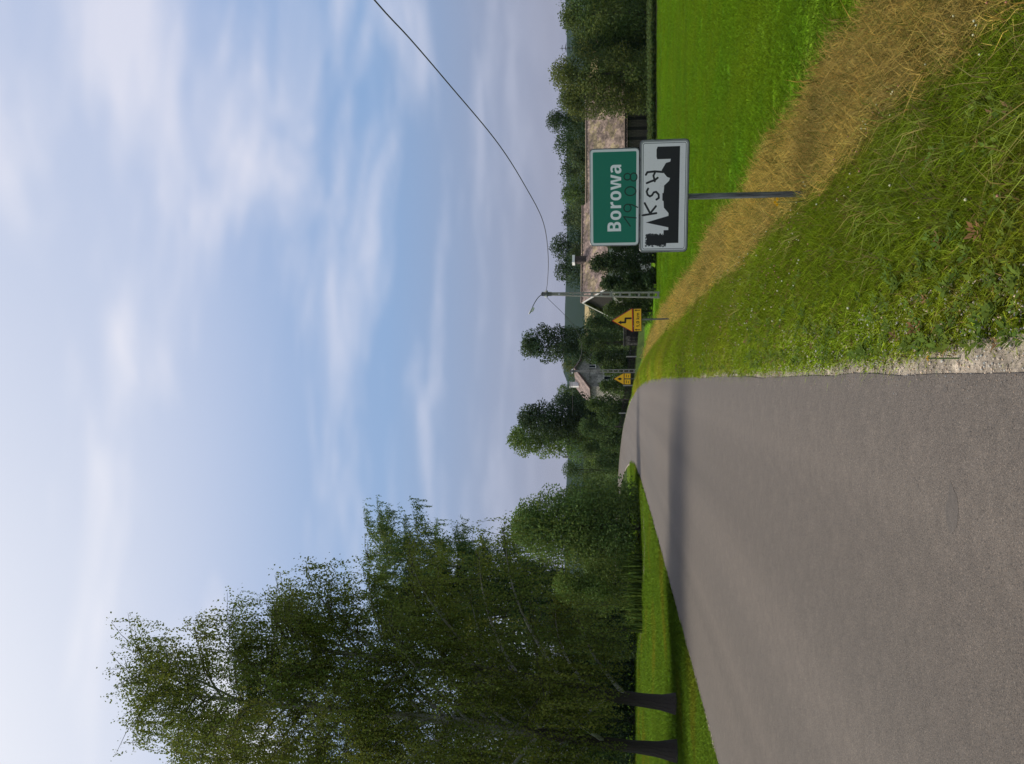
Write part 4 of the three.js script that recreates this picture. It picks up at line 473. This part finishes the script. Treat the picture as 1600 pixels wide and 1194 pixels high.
  // broad-leaved weeds by the road edge, grit on the shoulder
  const wd = [], wg = new GB(), wr = rng(313); for (let k = 0; k < 14; k++) { const a = k * 2.4, l = 0.014 + 0.022 * wr(), up = 0.25 + 0.5 * wr(), k2 = 0.8 + 0.4 * wr(); wg.leaf(Math.cos(a) * 0.01, 0.005 + 0.03 * wr(), Math.sin(a) * 0.01, Math.cos(a) * 0.85, up, Math.sin(a) * 0.85, 0.2 * Math.cos(a), 1, 0.2 * Math.sin(a), l, l * 0.5, [k2, k2, k2]); }
  for (let k = 0; k < 1000; k++) { const d = pickD(2.7, 22), e = 0.12 + 1.2 * Math.pow(r(), 1.6), x = edge(d) + e; if (fbm(x * 2.2 + 71, d * 1.5, 2) < 0.48) continue; wd.push({ x, y: H(x, -d) + 0.01, z: -d, a: r() * 6.28, s: 0.7 + 0.8 * r(), tx: (r() - 0.5) * 0.5, tz: (r() - 0.5) * 0.5, c: r() < 0.05 ? jit([0.20, 0.12, 0.06], r, 0.4) : jit([0.095, 0.145, 0.025], r, 0.5) }); }
  scatter('roadside_weeds', 'low broad-leaved weeds growing along the sandy road edge', 'weeds', wg.build(), wd);
  const pb = []; for (let k = 0; k < 5200; k++) { const d = pickD(2.5, 16), e = r() < 0.9 ? -0.04 + r() * 0.46 : -0.05 - Math.pow(r(), 2) * 0.9, x = edge(d) + e; const onRoad = e < 0; pb.push({ x, y: (onRoad ? 0.014 : 0.004), z: -d, a: r() * 6.28, tx: r() * 3, tz: r() * 3, s: (onRoad ? 0.35 : 0.6) * (0.4 + 1.4 * r() * r()), c: jit(onRoad ? [0.22, 0.19, 0.165] : [0.40, 0.35, 0.29], r, 0.7) }); }
  scatter('gravel', 'pale grit and pebbles on the sandy shoulder and asphalt edge', 'gravel', new THREE.IcosahedronGeometry(0.009, 0), pb, flMat);
  // crop rows before the barn
  const crop = []; for (let row = 0; row < 7; row++) for (let k = 0; k < 420; k++) { const x = 14 + k * 0.11 + r() * 0.1, d = 71.3 + row * 0.9 + (r() - 0.5) * 0.3; crop.push({ x, y: H(x, -d), z: -d, a: r() * 6.28, s: 0.8 + 0.5 * r(), c: jit([0.055, 0.088, 0.03], r, 0.4) }); }
  const cg = new GB(), cr = rng(88); for (let k = 0; k < 26; k++) { const u = unit(cr), n = unit(cr); cg.leaf(u[0] * 0.12, 0.08 + 0.42 * cr(), u[2] * 0.12, u[0], 0.3, u[2], n[0], 1, n[2], 0.22, 0.14, [0.8 + 0.4 * cr(), 1, 0.9]); } scatter('crop_plants', 'rows of dull green crop plants before the barn', 'crop', cg.build(), crop);
}
{ // yellow flower beside the sign post, and one at the road edge
  for (const [px, py, d, s, lb] of [[1213, 316, 8.9, 1, 'yellow wildflower beside the town sign post'], [1449, 560, 4.15, 0.3, 'small yellow flower at the sandy road edge']]) { const p = at(px, py, d), b = ground(p.x, d), hh = Math.max(0.06, p.y - b.y), t = thing('wildflower', lb, 'flower', b), g = new GB(), r = rng(px); for (let m = 0; m < 3; m++) { const ox = (m - 1) * 0.026 * s, oy = (m % 2 ? 0.012 : -0.006) * s, oz = (r() - 0.5) * 0.03 * s; for (let k = 0; k < 12; k++) { const a = k / 12 * 6.283, u = Math.cos(a) * 0.8, v = Math.sin(a) * 0.8; g.leaf(ox, hh + oy, oz, u, v * 0.9, 0.45, 0, 0.2, 1, 0.022 * s, 0.012 * s, jit([0.8, 0.52, 0.02], r, 0.2)); } } part('petals', g.build(), leafMat, t); part('stem', new THREE.CylinderGeometry(0.003, 0.004, hh, 5).translate(0, hh / 2, 0), plain(0.08, 0.14, 0.03), t); }
}
shadows(scene);
renderer.render(scene, camera);
